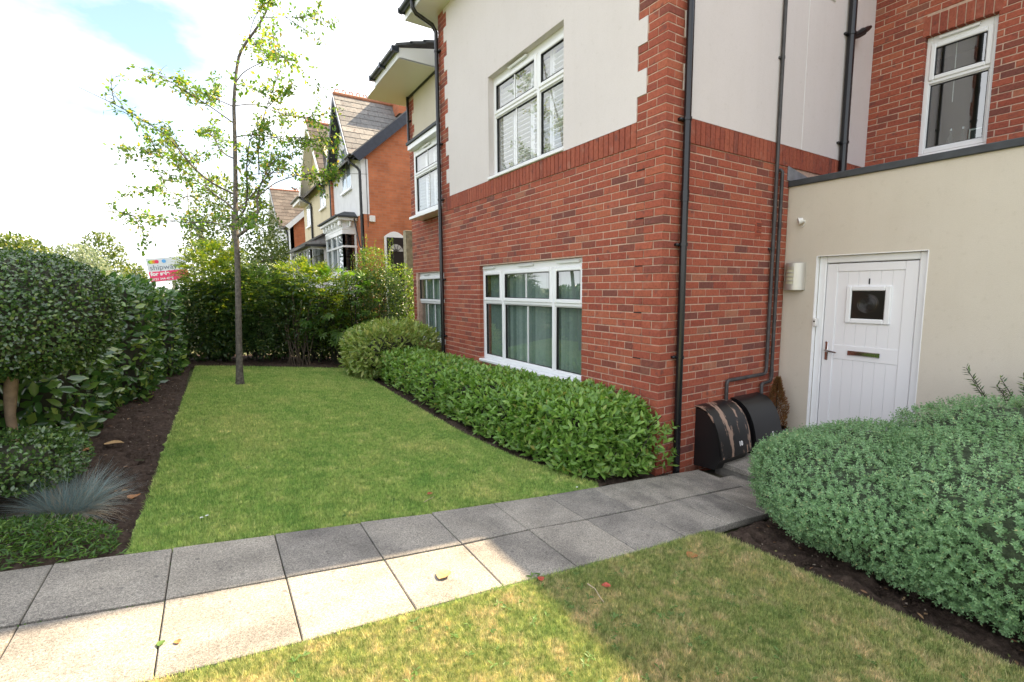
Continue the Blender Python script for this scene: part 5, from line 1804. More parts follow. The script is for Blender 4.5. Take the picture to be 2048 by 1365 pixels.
MT['orange_brick'] = old_brick('orange_brick', (.42, .13, .055), (.50, .17, .075), (.36, .20, .13))
MT['white_render'] = pmat('white_render', (.74, .74, .75), .85, .06, 3, 120, .3)
MT['cream_paint'] = pmat('cream_paint', (.72, .62, .42), .85, .05, 3, 120, .3)
MT['navy'] = pmat('navy_bargeboard', (.022, .027, .042), .5, .3, 10)
MT['slate'] = brickmat('old_slate', [(0, (.16, .158, .155)), (.4, (.19, .188, .182)), (.7, (.215, .21, .20)), (.9, (.26, .25, .235)), (1, (.13, .13, .13))], 14)
MT['pantile'] = brickmat('brown_tile', [(0, (.075, .066, .058)), (.5, (.10, .088, .078)), (1, (.13, .115, .10))], 14)
MT['ridge'] = pmat('terracotta_ridge', (.38, .16, .09), .8, .2, 12)
MT['far_glass'] = glass('house_glazing', (.55, .6, .62), 1.9)
XF = Frame((0, 0, 0), (0, 1, 0), (1, 0, 0))


def house_window(par, X0, ya, yb, za, zb, nx=2, nz=1):
    fr = Frame((X0, 0, 0), (0, 1, 0), (1, 0, 0))
    mb = MB(fr); mb.box(ya, yb, -.012, .03, za, za + .06); mb.box(ya, yb, -.012, .03, zb - .06, zb); mb.box(ya, ya + .06, -.0125, .031, za, zb); mb.box(yb - .06, yb, -.0125, .031, za, zb)
    for k in range(1, nx): u = ya + (yb - ya) * k / nx; mb.box(u - .03, u + .03, -.013, .032, za, zb)
    for k in range(1, nz): z = za + (zb - za) * k / nz; mb.box(ya, yb, -.0135, .033, z - .02, z + .02)
    w = mb.obj('window', MT['upvc'], par)
    for i in range(nx):
        mb = MB(fr); a_ = ya + (yb - ya) * i / nx; b_ = ya + (yb - ya) * (i + 1) / nx
        mb.quad(a_ + .03, b_ - .03, -.006, za + .05, zb - .05); mb.obj('pane', MT['far_glass'], w)
    mb = MB(fr); mb.box(ya + .02, yb - .02, -.0015, -.0005, za + .05, zb - .05); mb.obj('net_curtain', MT['shutter'], w)
    mb = MB(fr); mb.box(ya - .05, yb + .05, -.08, .0, za - .06, za - .001); mb.obj('sill', MT['upvc'], w)
    return w


def cross_gable(par, X0, Xr, yc, hw, zap, zlow, slates, mat, bargemat, edgemat, over=.30, slate=(.32, .24)):
    """front gable with its ridge along X"""
    xa = X0 - over
    for s_ in (-1, 1):
        p0, p1 = np.array([xa, yc, zap]), np.array([xa, yc + s_ * hw, zlow])
        q0, q1 = np.array([Xr, yc, zap]), np.array([Xr, yc + s_ * hw, zlow])
        nn_ = nrm(np.cross(q0 - p0, p1 - p0)); nn_ = nn_ if nn_[2] > 0 else -nn_
        rf = MB().slab([p0, q0, q1, p1], -nn_ * .06).obj('roof', MT['felt'], par)
        if s_ == -1 and slates:
            sl = np.linalg.norm(p1 - p0); rows = int(sl / slate[1])
            dn = nrm(p1 - p0)
            mesh_c = {}
            for r_ in range(rows):
                off = (r_ % 2) * slate[0] / 2
                x = xa - off
                while x < Xr:
                    a_, b_ = max(x, xa), min(x + slate[0] - .004, Xr)
                    if b_ - a_ > .05:
                        key = round(b_ - a_, 3)
                        if key not in mesh_c:
                            L_ = slate[1] + .05
                            V = [(0, 0, .006), (key, 0, .006), (key, L_, .020), (0, L_, .020), (0, 0, 0), (key, 0, 0), (key, L_, .008), (0, L_, .008)]
                            me = bpy.data.meshes.new('slate'); me.from_pydata(V, [], [(0, 1, 2, 3), (0, 4, 5, 1), (1, 5, 6, 2), (2, 6, 7, 3), (3, 7, 4, 0)]); me.materials.append(mat); mesh_c[key] = me
                        o0 = p0 + dn * (r_ * slate[1]) + np.array([a_ - xa, 0, 0]) + nn_ * (.004 + abs(rng.normal(0, .002)))
                        m4 = Matrix.Identity(4)
                        for i in range(3): m4[i][0], m4[i][1], m4[i][2], m4[i][3] = (1, 0, 0)[i], dn[i], nn_[i], o0[i]
                        link(bpy.data.objects.new('slate', mesh_c[key]), rf, m4)
                    x += slate[0]
        d_ = np.array([0, s_ * .0, -.24])
        MB().slab([p0 + (-.02, 0, -.02), p1 + (-.02, 0, -.02), p1 + (-.02, 0, -.26), p0 + (-.02, 0, -.26)], (.03, 0, 0)).obj('bargeboard', bargemat, par)
        MB().slab([p0 + (-.035, 0, .03), p1 + (-.035, 0, .03), p1 + (-.035, 0, -.03), p0 + (-.035, 0, -.03)], (.012, 0, 0)).obj('verge_trim', edgemat, par)
        MB().slab([p0 + (.012, 0, -.07), p1 + (.012, 0, -.07), p1 + (over, 0, -.07), p0 + (over, 0, -.07)], (0, 0, -.02)).obj('gable_soffit', bargemat, par)
    mb = MB()
    x = xa
    mb.box(xa - .02, Xr, yc - .09, yc + .09, zap - .06, zap + .05, .03); rd = mb.obj('ridge', MT['ridge'], par)
    while x < Xr - .2:                      # crested ridge tiles
        mb = MB(); mb.tube([(x + .11 + .055 * math.cos(a_), yc, zap + .10 + .055 * math.sin(a_)) for a_ in np.linspace(-.4, math.pi + .4, 9)], .018, 6); mb.obj('crest', MT['ridge'], rd)
        x += .22


# --- nearest house: orange brick side, white gabled front
hA = thing('gabled_house', (.4, 11.3, .1), 'orange brick house with white rendered front gable and white bay window', 'house', 'houses down the road')
X0, Y0, Y1 = .40, 11.3, 15.05
mb = MB(); mb.slab([(X0, Y0, -.3), (6.0, Y0, -.3), (6.0, Y0, 5.5), (3.25, Y0, 8.05), (X0, Y0, 5.5)], (0, .2, 0)); mb.obj('brick_gable', MT['orange_brick'], hA)
mb = MB(); mb.slab([(X0, Y0 + .002, -.3), (X0, Y1, -.3), (X0, Y1, 3.78), (X0, Y0 + .002, 3.78)], (.2, 0, 0)); mb.obj('brick_front', MT['orange_brick'], hA)
mb = MB(); mb.slab([(X0 - .02, Y0 - .004, 3.78), (X0 - .02, Y1, 3.78), (X0 - .02, Y1, 5.35), (X0 - .02, 14.6, 5.35), (X0 - .02, 13.1, 7.45), (X0 - .02, 11.6, 5.35), (X0 - .02, Y0 - .004, 5.35)], (.2, 0, 0)); mb.obj('rendered_front', MT['white_render'], hA)
mb = MB(); mb.box(.3, 6, Y1 - .1, Y1, -.3, 5.5); mb.box(5.9, 6, Y0, Y1, -.3, 5.5); mb.obj('party_wall', MT['orange_brick'], hA)
mb = MB(); mb.slab([(.12, Y0 - .18, 5.36), (.12, Y1, 5.36), (3.25, Y1, 8.13), (3.25, Y0 - .18, 8.13)][::-1], (0, 0, .08)); mb.slab([(3.25, Y0 - .18, 8.13), (3.25, Y1, 8.13), (6.3, Y1, 5.4), (6.3, Y0 - .18, 5.4)], (0, 0, .08)); mb.obj('roof', MT['slate'], hA)
mb = MB(); mb.slab([(.10, Y0 - .20, 5.38), (3.25, Y0 - .20, 8.17), (3.25, Y0 - .20, 7.83), (.30, Y0 - .20, 5.22)], (0, .035, 0)); mb.obj('bargeboard', MT['navy'], hA)
mb = MB(); mb.slab([(.14, Y0 - .165, 5.28), (3.25, Y0 - .165, 8.04), (3.25, Y0, 8.04), (.14, Y0, 5.28)], (0, 0, .02)); mb.obj('verge_soffit', MT['navy'], hA)
cross_gable(hA, X0, 2.9, 13.1, 1.62, 7.67, 5.42, True, MT['slate'], MT['navy'], MT['upvc'])
house_window(hA, X0 - .022, 12.42, 13.62, 4.72, 6.1, 2)
mb = MB(); half_gutter(mb, (.06, 11.05, 5.40), (.06, 11.75, 5.40)); mb.obj('gutter', MT['black'], hA)
mb = MB(); mb.tube([(.06, 11.45, 5.36), (.10, 11.42, 5.22), (.30, 11.36, 5.08), (.345, 11.34, 4.98), (.345, 11.33, 1.0)], .038, 10)
mb.box(.28, .41, 11.27, 11.40, 2.62, 2.82, .02); mb.tube([(.30, 12.0, 3.72), (.33, 11.60, 2.9), (.34, 11.36, 2.7)], .022, 8); mb.obj('downpipe', MT['black'], hA, 50)
ch = MB().box(1.95, 2.95, 12.35, 12.95, 7.2, 8.05).box(1.90, 3.0, 12.30, 13.0, 8.05, 8.13).box(1.85, 3.05, 12.25, 13.05, 8.13, 8.24).obj('chimney', MT['orange_brick'], hA)
mb = MB(); mb.box(.56, .72, 11.22, 11.298, 3.56, 3.74, .01); mb.obj('alarm_box', MT['plastic_white'], hA)
mb = MB(); mb.tube([(.52, 11.29, 5.4), (.52, 11.29, 3.4)], .008, 6); mb.obj('cable', MT['black'], hA)
# side door under an arched head
mb = MB(); dx0, dx1, dz = .98, 1.62, 3.16
arc = [(dx0 + (dx1 - dx0) * f_, Y0 - .03, dz + .16 * math.sin(math.pi * f_)) for f_ in np.linspace(0, 1, 12)]
mb.slab([(dx0 - .0, Y0 - .03, .6)] + arc + [(dx1, Y0 - .03, .6)], (0, .03, 0)); sdoor = mb.obj('side_door', MT['upvc'], hA)
mb = MB(); mb.slab([(dx0 + .07, Y0 - .042, .6), (dx0 + .07, Y0 - .042, dz - .02), (dx1 - .03, Y0 - .042, dz - .02), (dx1 - .03, Y0 - .042, .6)], (0, .01, 0)); mb.obj('door_leaf', MT['black'], sdoor)
fcx, fcz, fr_ = (dx0 + dx1) / 2 + .03, 2.72, .22
mb = MB(); mb.slab([(fcx + fr_ * math.cos(a_), Y0 - .048, fcz + fr_ * math.sin(a_)) for a_ in np.linspace(0, math.pi, 14)], (0, .004, 0)); mb.obj('fanlight', pmat('pale_fanlight', (.42, .42, .40), .2), sdoor)
mb = MB()
for a_ in np.linspace(0, math.pi, 6): mb.tube([(fcx, Y0 - .052, fcz), (fcx + fr_ * math.cos(a_), Y0 - .052, fcz + fr_ * math.sin(a_))], .008, 5)
mb.tube([(fcx + .07 * math.cos(a_), Y0 - .052, fcz + .07 * math.sin(a_)) for a_ in np.linspace(0, math.pi, 8)], .008, 5); mb.obj('fanlight_bars', MT['black'], sdoor)
# bay window
yb, xb, ye = 12.13, -.03, 14.6
mb = MB()
mb.box(xb, X0, yb, yb + .08, -.2, 2.1); mb.box(xb, xb + .08, yb, ye, -.2, 2.1); mb.box(xb, X0, ye - .08, ye, -.2, 2.1)
mb.box(xb - .01, X0, yb - .01, ye, 3.27, 3.40); mb.box(xb - .02, X0, yb - .02, ye, 3.40, 3.47, .01)
mb.box(xb + .01, X0, yb + .01, ye, 3.47, 3.66)
mb.box(xb - .16, X0, yb - .14, ye + .1, 3.66, 3.76, .015)
bw_ = mb.obj('bay_window', MT['upvc'], hA)
for (a_, b_, y_) in ((xb - .12, xb + .02, yb - .10), (.16, .26, yb - .10)):
    mb = MB(); mb.box(a_, a_ + .07, y_, y_ + .11, 3.49, 3.66, .02); mb.obj('corbel', MT['upvc'], bw_)
for y_ in np.linspace(yb + .1, ye - .2, 6):
    mb = MB(); mb.box(xb - .11, xb + .02, y_, y_ + .08, 3.49, 3.66, .02); mb.obj('corbel', MT['upvc'], bw_)
mb = MB(); mb.slab([(xb - .22, yb - .2, 3.76), (X0, yb - .2, 3.76), (X0, yb + .1, 3.92), (xb + .1, yb + .1, 3.92)], (0, 0, .03)); mb.slab([(xb - .22, yb - .2, 3.76), (xb + .1, yb + .1, 3.92), (xb + .1, ye, 3.92), (xb - .22, ye + .15, 3.76)][::-1], (0, 0, .03)); mb.box(xb - .23, X0, yb - .21, ye + .16, 3.755, 3.80); mb.obj('bay_roof', MT['felt'], bw_)
mb = MB()
for (u0_, u1_) in ((xb, xb + .07), (X0 - .07, X0 - .02)): mb.box(u0_, u1_, yb, yb + .07, 2.1, 3.28)
mb.box(xb, X0, yb - .002, yb + .068, 2.1, 2.16); mb.box(xb, X0, yb - .002, yb + .068, 2.87, 2.93)
for y_ in np.linspace(yb, ye - .07, 4): mb.box(xb, xb + .07, y_, y_ + .07, 2.1, 3.28)
mb.box(xb - .002, xb + .068, yb, ye, 2.1, 2.16); mb.box(xb - .002, xb + .068, yb, ye, 2.87, 2.93); mb.obj('frame', MT['upvc'], bw_)
mb = MB(); mb.quad(xb + .07, X0 - .07, yb + .03, 2.16, 3.27); mb.obj('pane', MT['far_glass'], bw_)
for k, (ya_, yb_) in enumerate(zip(np.linspace(yb, ye - .07, 4)[:-1] + .07, np.linspace(yb, ye - .07, 4)[1:])):
    mb = MB(Frame((xb + .03, 0, 0), (0, 1, 0), (1, 0, 0))); mb.quad(ya_, yb_, 0, 2.16, 3.27); mb.obj('pane', MT['far_glass'], bw_)
mb = MB()
for k in range(24): mb.slab([(xb + .08, yb + .10, 2.17 + k * .045), (X0 - .03, yb + .10, 2.17 + k * .045), (X0 - .03, yb + .14, 2.185 + k * .045), (xb + .08, yb + .14, 2.185 + k * .045)], (0, 0, .003))
mb.obj('venetian_blind', pmat('brown_blind', (.17, .12, .11), .6), bw_)
mb = MB(); mb.box(xb + .10, xb + .11, yb + .2, ye - .1, 2.16, 3.27); mb.obj('net_curtain', MT['shutter'], bw_)

# --- cream house next along
hB = thing('cream_house', (.4, 18, .3), 'cream painted house with white boxed gable and lean-to slate roof', 'house', 'houses down the road')
Ya, Yb = 15.1, 21.4
mb = MB(); mb.slab([(.40, Ya, -.3), (.40, Yb, -.3), (.40, Yb, 5.72), (.40, 20.2, 5.72), (.40, 17.7, 8.0), (.40, Ya, 5.7)], (.2, 0, 0)); mb.box(.6, 6, Yb - .2, Yb, -.3, 5.6); mb.box(.41, 6, Ya, Ya + .15, -.3, 5.5); mb.obj('wall', MT['cream_paint'], hB)
cross_gable(hB, .42, 3.2, 17.7, 2.45, 8.15, 5.55, True, MT['pantile'], MT['soffit'], MT['upvc'], .38, (.34, .30))
mb = MB(); mb.slab([(.1, Ya, 5.5), (.1, Yb + .2, 5.5), (3.2, Yb + .2, 8.0), (3.2, Ya, 8.0)][::-1], (0, 0, .08)); mb.slab([(3.2, Ya, 8.0), (3.2, Yb + .2, 8.0), (6.2, Yb + .2, 5.5), (6.2, Ya, 5.5)], (0, 0, .08)); mb.obj('roof', MT['pantile'], hB)
mb = MB(); mb.box(-.02, .42, 19.9, Yb + .4, 5.42, 5.60, .01); mb.obj('boxed_eaves', MT['soffit'], hB)
mb = MB(); half_gutter(mb, (-.06, 19.6, 5.62), (-.06, Yb + .5, 5.62)); mb.obj('gutter', MT['black'], hB)
mb = MB(); mb.tube([(-.04, 19.75, 5.58), (.1, 19.6, 5.45), (.33, 19.3, 5.25), (.34, 19.2, 5.1), (.34, 19.2, 3.6)], .045, 8); mb.obj('downpipe', MT['black'], hB); mb = MB(); mb.tube([(.34, 15.3, 6.1), (.34, 15.25, 3.6)], .045, 8); mb.obj('downpipe', MT['black'], hB)
house_window(hB, .40, 16.4, 17.45, 4.75, 6.3, 2); house_window(hB, .40, 19.65, 20.6, 4.4, 5.35, 2)
mb = MB(); mb.slab([(-.62, 15.05, 3.18), (-.62, 19.9, 3.18), (.42, 19.9, 3.78), (.42, 15.05, 3.78)][::-1], (0, 0, .06)); mb.slab([(-.62, 15.05, 3.18), (.42, 14.9, 3.18), (.42, 15.4, 3.78)], (0, 0, .05)); mb.obj('lean_to_roof', MT['slate'], hB)
mb = MB(); mb.box(-.45, .40, 15.2, 19.7, -.3, 2.2); mb.box(-.46, .40, 15.19, 19.71, 3.02, 3.17); mb.box(-.46, -.40, 15.19, 15.26, 2.2, 3.02)
for y_ in np.linspace(15.2, 19.6, 8): mb.box(-.46, -.40, y_, y_ + .09, 2.2, 3.02)
for x_ in (-.46, 0, .3): mb.box(x_, x_ + .08, 15.19, 15.26, 2.2, 3.02)
mb.obj('porch', MT['upvc'], hB)
mb = MB(); mb.box(-.43, -.425, 15.25, 19.6, 2.2, 3.02); mb.obj('porch_glazing', MT['far_glass'], hB); mb = MB(); mb.quad(-.40, .40, 15.22, 2.2, 3.02); mb.obj('porch_glazing', MT['far_glass'], hB)
mb = MB(); mb.box(-.66, -.58, 15.0, 19.95, 3.10, 3.17); mb.box(-.62, .42, 14.96, 15.04, 3.10, 3.17); mb.obj('gutter', MT['black'], hB)

# --- third house, farther on
hC = thing('brown_roofed_house', (0, 26, .4), 'farthest house with brown tiled gable roof and orange brick end', 'house', 'houses down the road')
mb = MB(); mb.slab([(.10, 24, -.3), (5, 24, -.3), (5, 24, 4.8), (2.5, 24, 7.1), (.10, 24, 4.8)], (0, .2, 0)); mb.obj('brick_gable', MT['orange_brick'], hC)
mb = MB(); mb.slab([(.08, 24, -.3), (.08, 31.5, -.3), (.08, 31.5, 5.0), (.08, 28.6, 7.3), (.08, 25.8, 5.0), (.08, 24, 4.9)], (.2, 0, 0)); mb.box(.2, 5, 31.4, 31.5, 0, 5); mb.obj('rendered_front', MT['white_render'], hC)
mb = MB(); mb.slab([(-.12, 23.8, 4.75), (-.12, 26, 4.75), (2.5, 26, 7.2), (2.5, 23.8, 7.2)][::-1], (0, 0, .08)); mb.slab([(2.5, 23.8, 7.2), (2.5, 32, 7.2), (5.2, 32, 4.8), (5.2, 23.8, 4.8)], (0, 0, .08)); mb.obj('roof', MT['pantile'], hC)
mb = MB(); mb.slab([(-.14, 23.76, 4.80), (2.5, 23.76, 7.25), (2.5, 23.76, 6.95), (.05, 23.76, 4.66)], (0, .03, 0)); mb.obj('bargeboard', MT['upvc'], hC)
cross_gable(hC, .08, 2.6, 28.6, 3.0, 7.45, 4.9, True, MT['pantile'], MT['soffit'], MT['navy'], .30, (.34, .34))
house_window(hC, .06, 27.6, 28.9, 3.6, 4.6, 2)
mb = MB(); mb.tube([(.0, 24.6, 4.7), (.05, 24.5, 4.4), (.05, 24.5, 1)], .05, 8); mb.obj('downpipe', MT['black'], hC)

# --- for sale board over the hedge
def board(u, v, Y): return on(u, v, 1, Y)
BY = 11.5
c0, c1, c2, c3 = (board(*q, BY) for q in ((293.5, 519), (372, 513), (376, 560), (302, 566)))
right = nrm(c1 - c0); upv = nrm(c0 - c3); upv = nrm(upv - right * (upv @ right)); w_ = np.linalg.norm(c1 - c0); h_ = np.linalg.norm(c0 - c3) * 1.02
nn_ = nrm(np.cross(right, upv))
if nn_ @ (CAM - c0) < 0: nn_ = -nn_
c0 = c3 + upv * h_
sg = thing('for_sale_board', (c3[0] + .5, BY, .4), 'white and pink for sale board on a post above the hedge', 'sign')


def bp(x, y, z=0): return c0 + right * (x * w_) - upv * (y * h_) + nn_ * z


def bquad(x0, y0, x1, y1, z, mat, name, par, th=.002):
    return MB().slab([bp(x0, y0, z), bp(x1, y0, z), bp(x1, y1, z), bp(x0, y1, z)], -nn_ * th).obj(name, mat, par)


pan = bquad(0, 0, 1, 1, 0, pmat('white_board', (.72, .76, .80), .5), 'panel', sg, .01)
bquad(.0, .56, 1, .965, .003, pmat('pink_print', (.80, .045, .16), .5), 'pink_band', pan)
MT['print_grey'] = pmat('grey_print', (.16, .19, .25), .5)
text('lettering', 'shipways', h_ * .30, bp(.05, .40, .004), right, upv, MT['print_grey'], pan, 0, .0005, 'LEFT')
text('lettering', 'for sale', h_ * .22, bp(.04, .66, .006), right, upv, MT['white_paint'], pan, .006, .0005, 'LEFT')
text('lettering', '0121 344 4595', h_ * .125, bp(.04, .88, .006), right, upv, MT['white_paint'], pan, .002, .0005, 'LEFT')
for k, (x_, col) in enumerate(((.09, (.16, .42, .06)), (.14, (.62, .60, .03)), (.20, (.80, .25, .03)), (.26, (.80, .04, .12)), (.44, (.12, .42, .85)))):
    mb = MB(); cc_ = bp(x_, .15, .003 + .0008 * k); rr_ = .075 * h_ * 1.0
    mb.slab([cc_ + right * rr_ * math.cos(a_) + upv * rr_ * math.sin(a_) for a_ in np.linspace(0, 2 * math.pi, 20, endpoint=False)], -nn_ * .0005); mb.obj('dot', pmat('dot_%d' % k, col, .5), pan)
mb = MB(); pb_ = bp(.62, .5, -.03); mb.box(pb_[0] - .035, pb_[0] + .035, pb_[1] - .0, pb_[1] + .07, .2, c0[2] - .02); mb.obj('post', pmat('sign_post', (.45, .40, .32), .8), sg)

# --- street lamp and pole far off
la, lb_ = at(378, 378, 30), at(384, 500, 30)
lp = thing('street_lamp', (lb_[0], lb_[1], .3), 'thin grey street lamp column seen through the tree', 'street lamp')
mb = MB(); mb.tube([(lb_[0], lb_[1], .2), (lb_[0], lb_[1], 1.6), (lb_[0], lb_[1], 1.61), (lb_[0] + .0, lb_[1], la[2])], [.09, .09, .065, .045], 10); mb.obj('column', pmat('galvanised', (.42, .43, .44), .5), lp, 50)
mb = MB(); mb.tube([(lb_[0], lb_[1], la[2]), (lb_[0] - .2, lb_[1], la[2] + .25), (lb_[0] - .7, lb_[1], la[2] + .32)], .04, 8); mb.box(lb_[0] - 1.2, lb_[0] - .7, lb_[1] - .12, lb_[1] + .12, la[2] + .27, la[2] + .38, .03); mb.obj('head', pmat('lamp_head', (.35, .36, .37), .5), lp)
pa, pb_ = at(403, 452, 26), at(403, 500, 26)
tpz = thing('telegraph_pole', (pb_[0], pb_[1], .3), 'short dark wooden pole behind the fern-leaved shrub', 'pole')
mb = MB(); mb.tube([(pb_[0], pb_[1], .2), (pb_[0], pb_[1], pa[2])], [.14, .11], 10); mb.obj('shaft', MT['bark'], tpz, 50)
mb = MB(); mb.box(pb_[0] - .2, pb_[0] + .2, pb_[1] - .15, pb_[1] + .15, pa[2] - .35, pa[2] - .02, .03); mb.obj('cap_box', MT['black'], tpz)

# ================================================================== FAR TREES
MT['far_leaf'] = leafmat('far_tree_leaf', [(0, (.055, .10, .02)), (.5, (.09, .14, .03)), (.85, (.14, .18, .045)), (1, (.20, .21, .06))], .5, .35)
MT['far_leaf2'] = leafmat('silver_tree_leaf', [(0, (.13, .18, .10)), (.6, (.20, .25, .15)), (1, (.30, .33, .22))], .5, .35)
MT['far_leaf3'] = leafmat('conifer_leaf', [(0, (.012, .035, .022)), (.6, (.022, .055, .032)), (1, (.04, .08, .04))], .6, .15)


def far_tree(name, u, vtop, vbot, du, depth, n, L, mat, label, sd, k=(2.2, 2.2, 2.2), lumps=(1.6, .22), trunk=.2, thick=1.4):
    c_ = at(u, (vtop + vbot) / 2, depth)
    rx = du * depth / FPX; rz = (vbot - vtop) / 2 * depth / FPX
    th_ = thing(name, (c_[0], c_[1], .3), label, 'tree', 'trees beyond the hedge')
    P, Nn = shell(n, c_ - np.array([rx, rx, rz]), c_ + np.array([rx, rx, rz]), k, thick, (lumps[0], lumps[1]), sd)
    A_, N_ = orient(Nn, .6, .2, .9, r)
    V, F = leaf_cloud(P, A_, N_, r.uniform(L * .6, L * 1.3, len(P)), L * .6, LEAF_T, LEAF_F)
    o_ = link(bpy.data.objects.new('crown', fast_mesh('crown', V, F, mat, True)), th_)
    mb = MB(); mb.tube([(c_[0], c_[1], .0), (c_[0] + .1, c_[1], c_[2] - rz * .5), (c_[0], c_[1], c_[2] + rz * .6)], [trunk, trunk * .7, trunk * .15], 8)
    for q in range(7):
        a_ = r.uniform(0, 6.28); z_ = c_[2] + r.uniform(-.6, .3) * rz
        mb.tube([(c_[0], c_[1], z_), (c_[0] + rx * .35 * math.cos(a_), c_[1] + rx * .35 * math.sin(a_), z_ + rz * .25), (c_[0] + rx * .75 * math.cos(a_), c_[1] + rx * .75 * math.sin(a_), z_ + rz * .4)], [trunk * .35, trunk * .22, .03], 6)
    mb.obj('trunk', MT['bark'], th_, 60)
    return th_


far_tree('broadleaf_tree', 12, 462, 600, 75, 17, 3800, .16, MT['far_leaf'], 'broad sunlit tree over the topiary ball at the photo edge', 101)
far_tree('broadleaf_tree', 80, 492, 610, 48, 22, 2600, .16, MT['far_leaf'], 'lower sunlit tree beyond the hedge, next to the broad one', 102)
far_tree('silver_willow', 160, 486, 600, 44, 24, 3000, .17, MT['far_leaf2'], 'pale silvery tree beyond the hedge', 103)
far_tree('poplar_tree', 205, 472, 620, 42, 32, 3400, .22, MT['far_leaf'], 'upright poplar with a slanting outline left of the for sale board', 104, (2.2, 2.2, 2.0))
far_tree('broadleaf_tree', 272, 527, 600, 22, 40, 1300, .25, MT['far_leaf'], 'small distant tree just left of the for sale board', 105)
far_tree('broadleaf_tree', 470, 372, 640, 92, 17, 7000, .13, MT['far_leaf'], 'large leafy green tree behind the young tree and beside the far house', 106, lumps=(2.2, .25))
far_tree('conifer_tree', 598, 366, 520, 17, 34, 1700, .3, MT['far_leaf3'], 'dark conifer peeping over the brown tiled roof', 107, (1.6, 1.6, 1.6))
far_tree('broadleaf_tree', 545, 470, 640, 38, 22, 2500, .15, MT['far_leaf'], 'dark green tree in front of the farthest house', 108)

# ================================================================== GRASS AND LITTER
def in_poly(P, poly):
    x, y = P[:, 0], P[:, 1]; ins = np.zeros(len(P), bool); n = len(poly)
    for i in range(n):
        (x1, y1), (x2, y2) = poly[i], poly[(i + 1) % n]
        c_ = ((y1 > y) != (y2 > y)) & (x < (x2 - x1) * (y - y1) / (y2 - y1 + 1e-12) + x1)
        ins ^= c_
    return ins


def grass(name, poly, n, label, sd, dens, mat):
    rg = np.random.default_rng(sd)
    poly = np.asarray(poly, float)
    out = []
    tot = 0
    while tot < n:
        q = np.column_stack([rg.uniform(poly[:, 0].min(), poly[:, 0].max(), n), rg.uniform(poly[:, 1].min(), poly[:, 1].max(), n)])
        d = np.hypot(q[:, 0] - CAM[0], q[:, 1] - CAM[1])
        P3 = np.column_stack([q, gz(q[:, 0])]); s_ = proj(P3)
        ok = in_poly(q, poly) & (rg.random(n) < np.clip((dens / d) ** 1.6, 0.03, 1)) & (s_[:, 2] > .2) & (s_[:, 0] > -60) & (s_[:, 0] < W + 60) & (s_[:, 1] < H + 80)
        out.append(P3[ok]); tot += ok.sum()
    P = np.concatenate(out)[:n]
    d = np.linalg.norm(P - CAM, axis=1)
    th = rg.uniform(0, 6.28, n); a = rg.uniform(0, 6.28, n); tl = np.abs(rg.normal(.6, .35, n))
    sc = np.clip(d / 3, .75, 2.6)
    hgt = rg.uniform(.014, .034, n) * np.clip(sc, .8, 1.2); wd = rg.uniform(.0013, .0026, n) * sc
    tip = P + np.column_stack([np.cos(a) * np.sin(tl) * hgt, np.sin(a) * np.sin(tl) * hgt, np.cos(tl) * hgt])
    s_ = np.column_stack([np.cos(th) * wd, np.sin(th) * wd, np.zeros(n)])
    P = P - UPV * .004
    V = np.stack([P - s_, P + s_, tip], 1).reshape(-1, 3)
    F = np.arange(3 * n).reshape(-1, 3)
    o_ = link(bpy.data.objects.new(name, fast_mesh(name, V, F, mat)))
    tag(o_, label, 'grass', None, 'stuff')
    return o_


grass('grass', LAWN_C, 380000, 'mown green grass of the lawn behind the path', 201, 2.2, MT['grass'])
grass('grass', LAWN2_C, 330000, 'patchy yellowing grass of the lawn in front of the path', 202, 1.7, MT['grass_dry'])
# ragged longer grass along the path edges
rg = np.random.default_rng(205)
xs = rg.uniform(-4.3, -.7, 9000); yb_ = np.where(rg.random(9000) < .5, np.interp(xs, PX, PYN) - rg.uniform(-.008, .03, 9000), np.interp(xs, PX, PYF) + rg.uniform(-.008, .03, 9000))
ok = ~((yb_ > -.3) & (xs < -3.95)) & ~((yb_ > -.3) & (xs > -.85)); xs, yb_ = xs[ok], yb_[ok]
n_ = len(xs); P = np.column_stack([xs, yb_, gz(xs) - .005]); a = rg.uniform(0, 6.28, n_); tl = rg.uniform(.2, 1.2, n_); hg = rg.uniform(.015, .04, n_)
tip = P + np.column_stack([np.cos(a) * np.sin(tl) * hg, np.sin(a) * np.sin(tl) * hg, np.cos(tl) * hg]); s_ = np.column_stack([np.sin(a), -np.cos(a), 0 * a]) * .0016
o_ = link(bpy.data.objects.new('edge_grass', fast_mesh('edge_grass', np.stack([P - s_, P + s_, tip], 1).reshape(-1, 3), np.arange(3 * n_).reshape(-1, 3), MT['grass'])))
tag(o_, 'ragged longer grass along both edges of the path', 'grass', None, 'stuff')

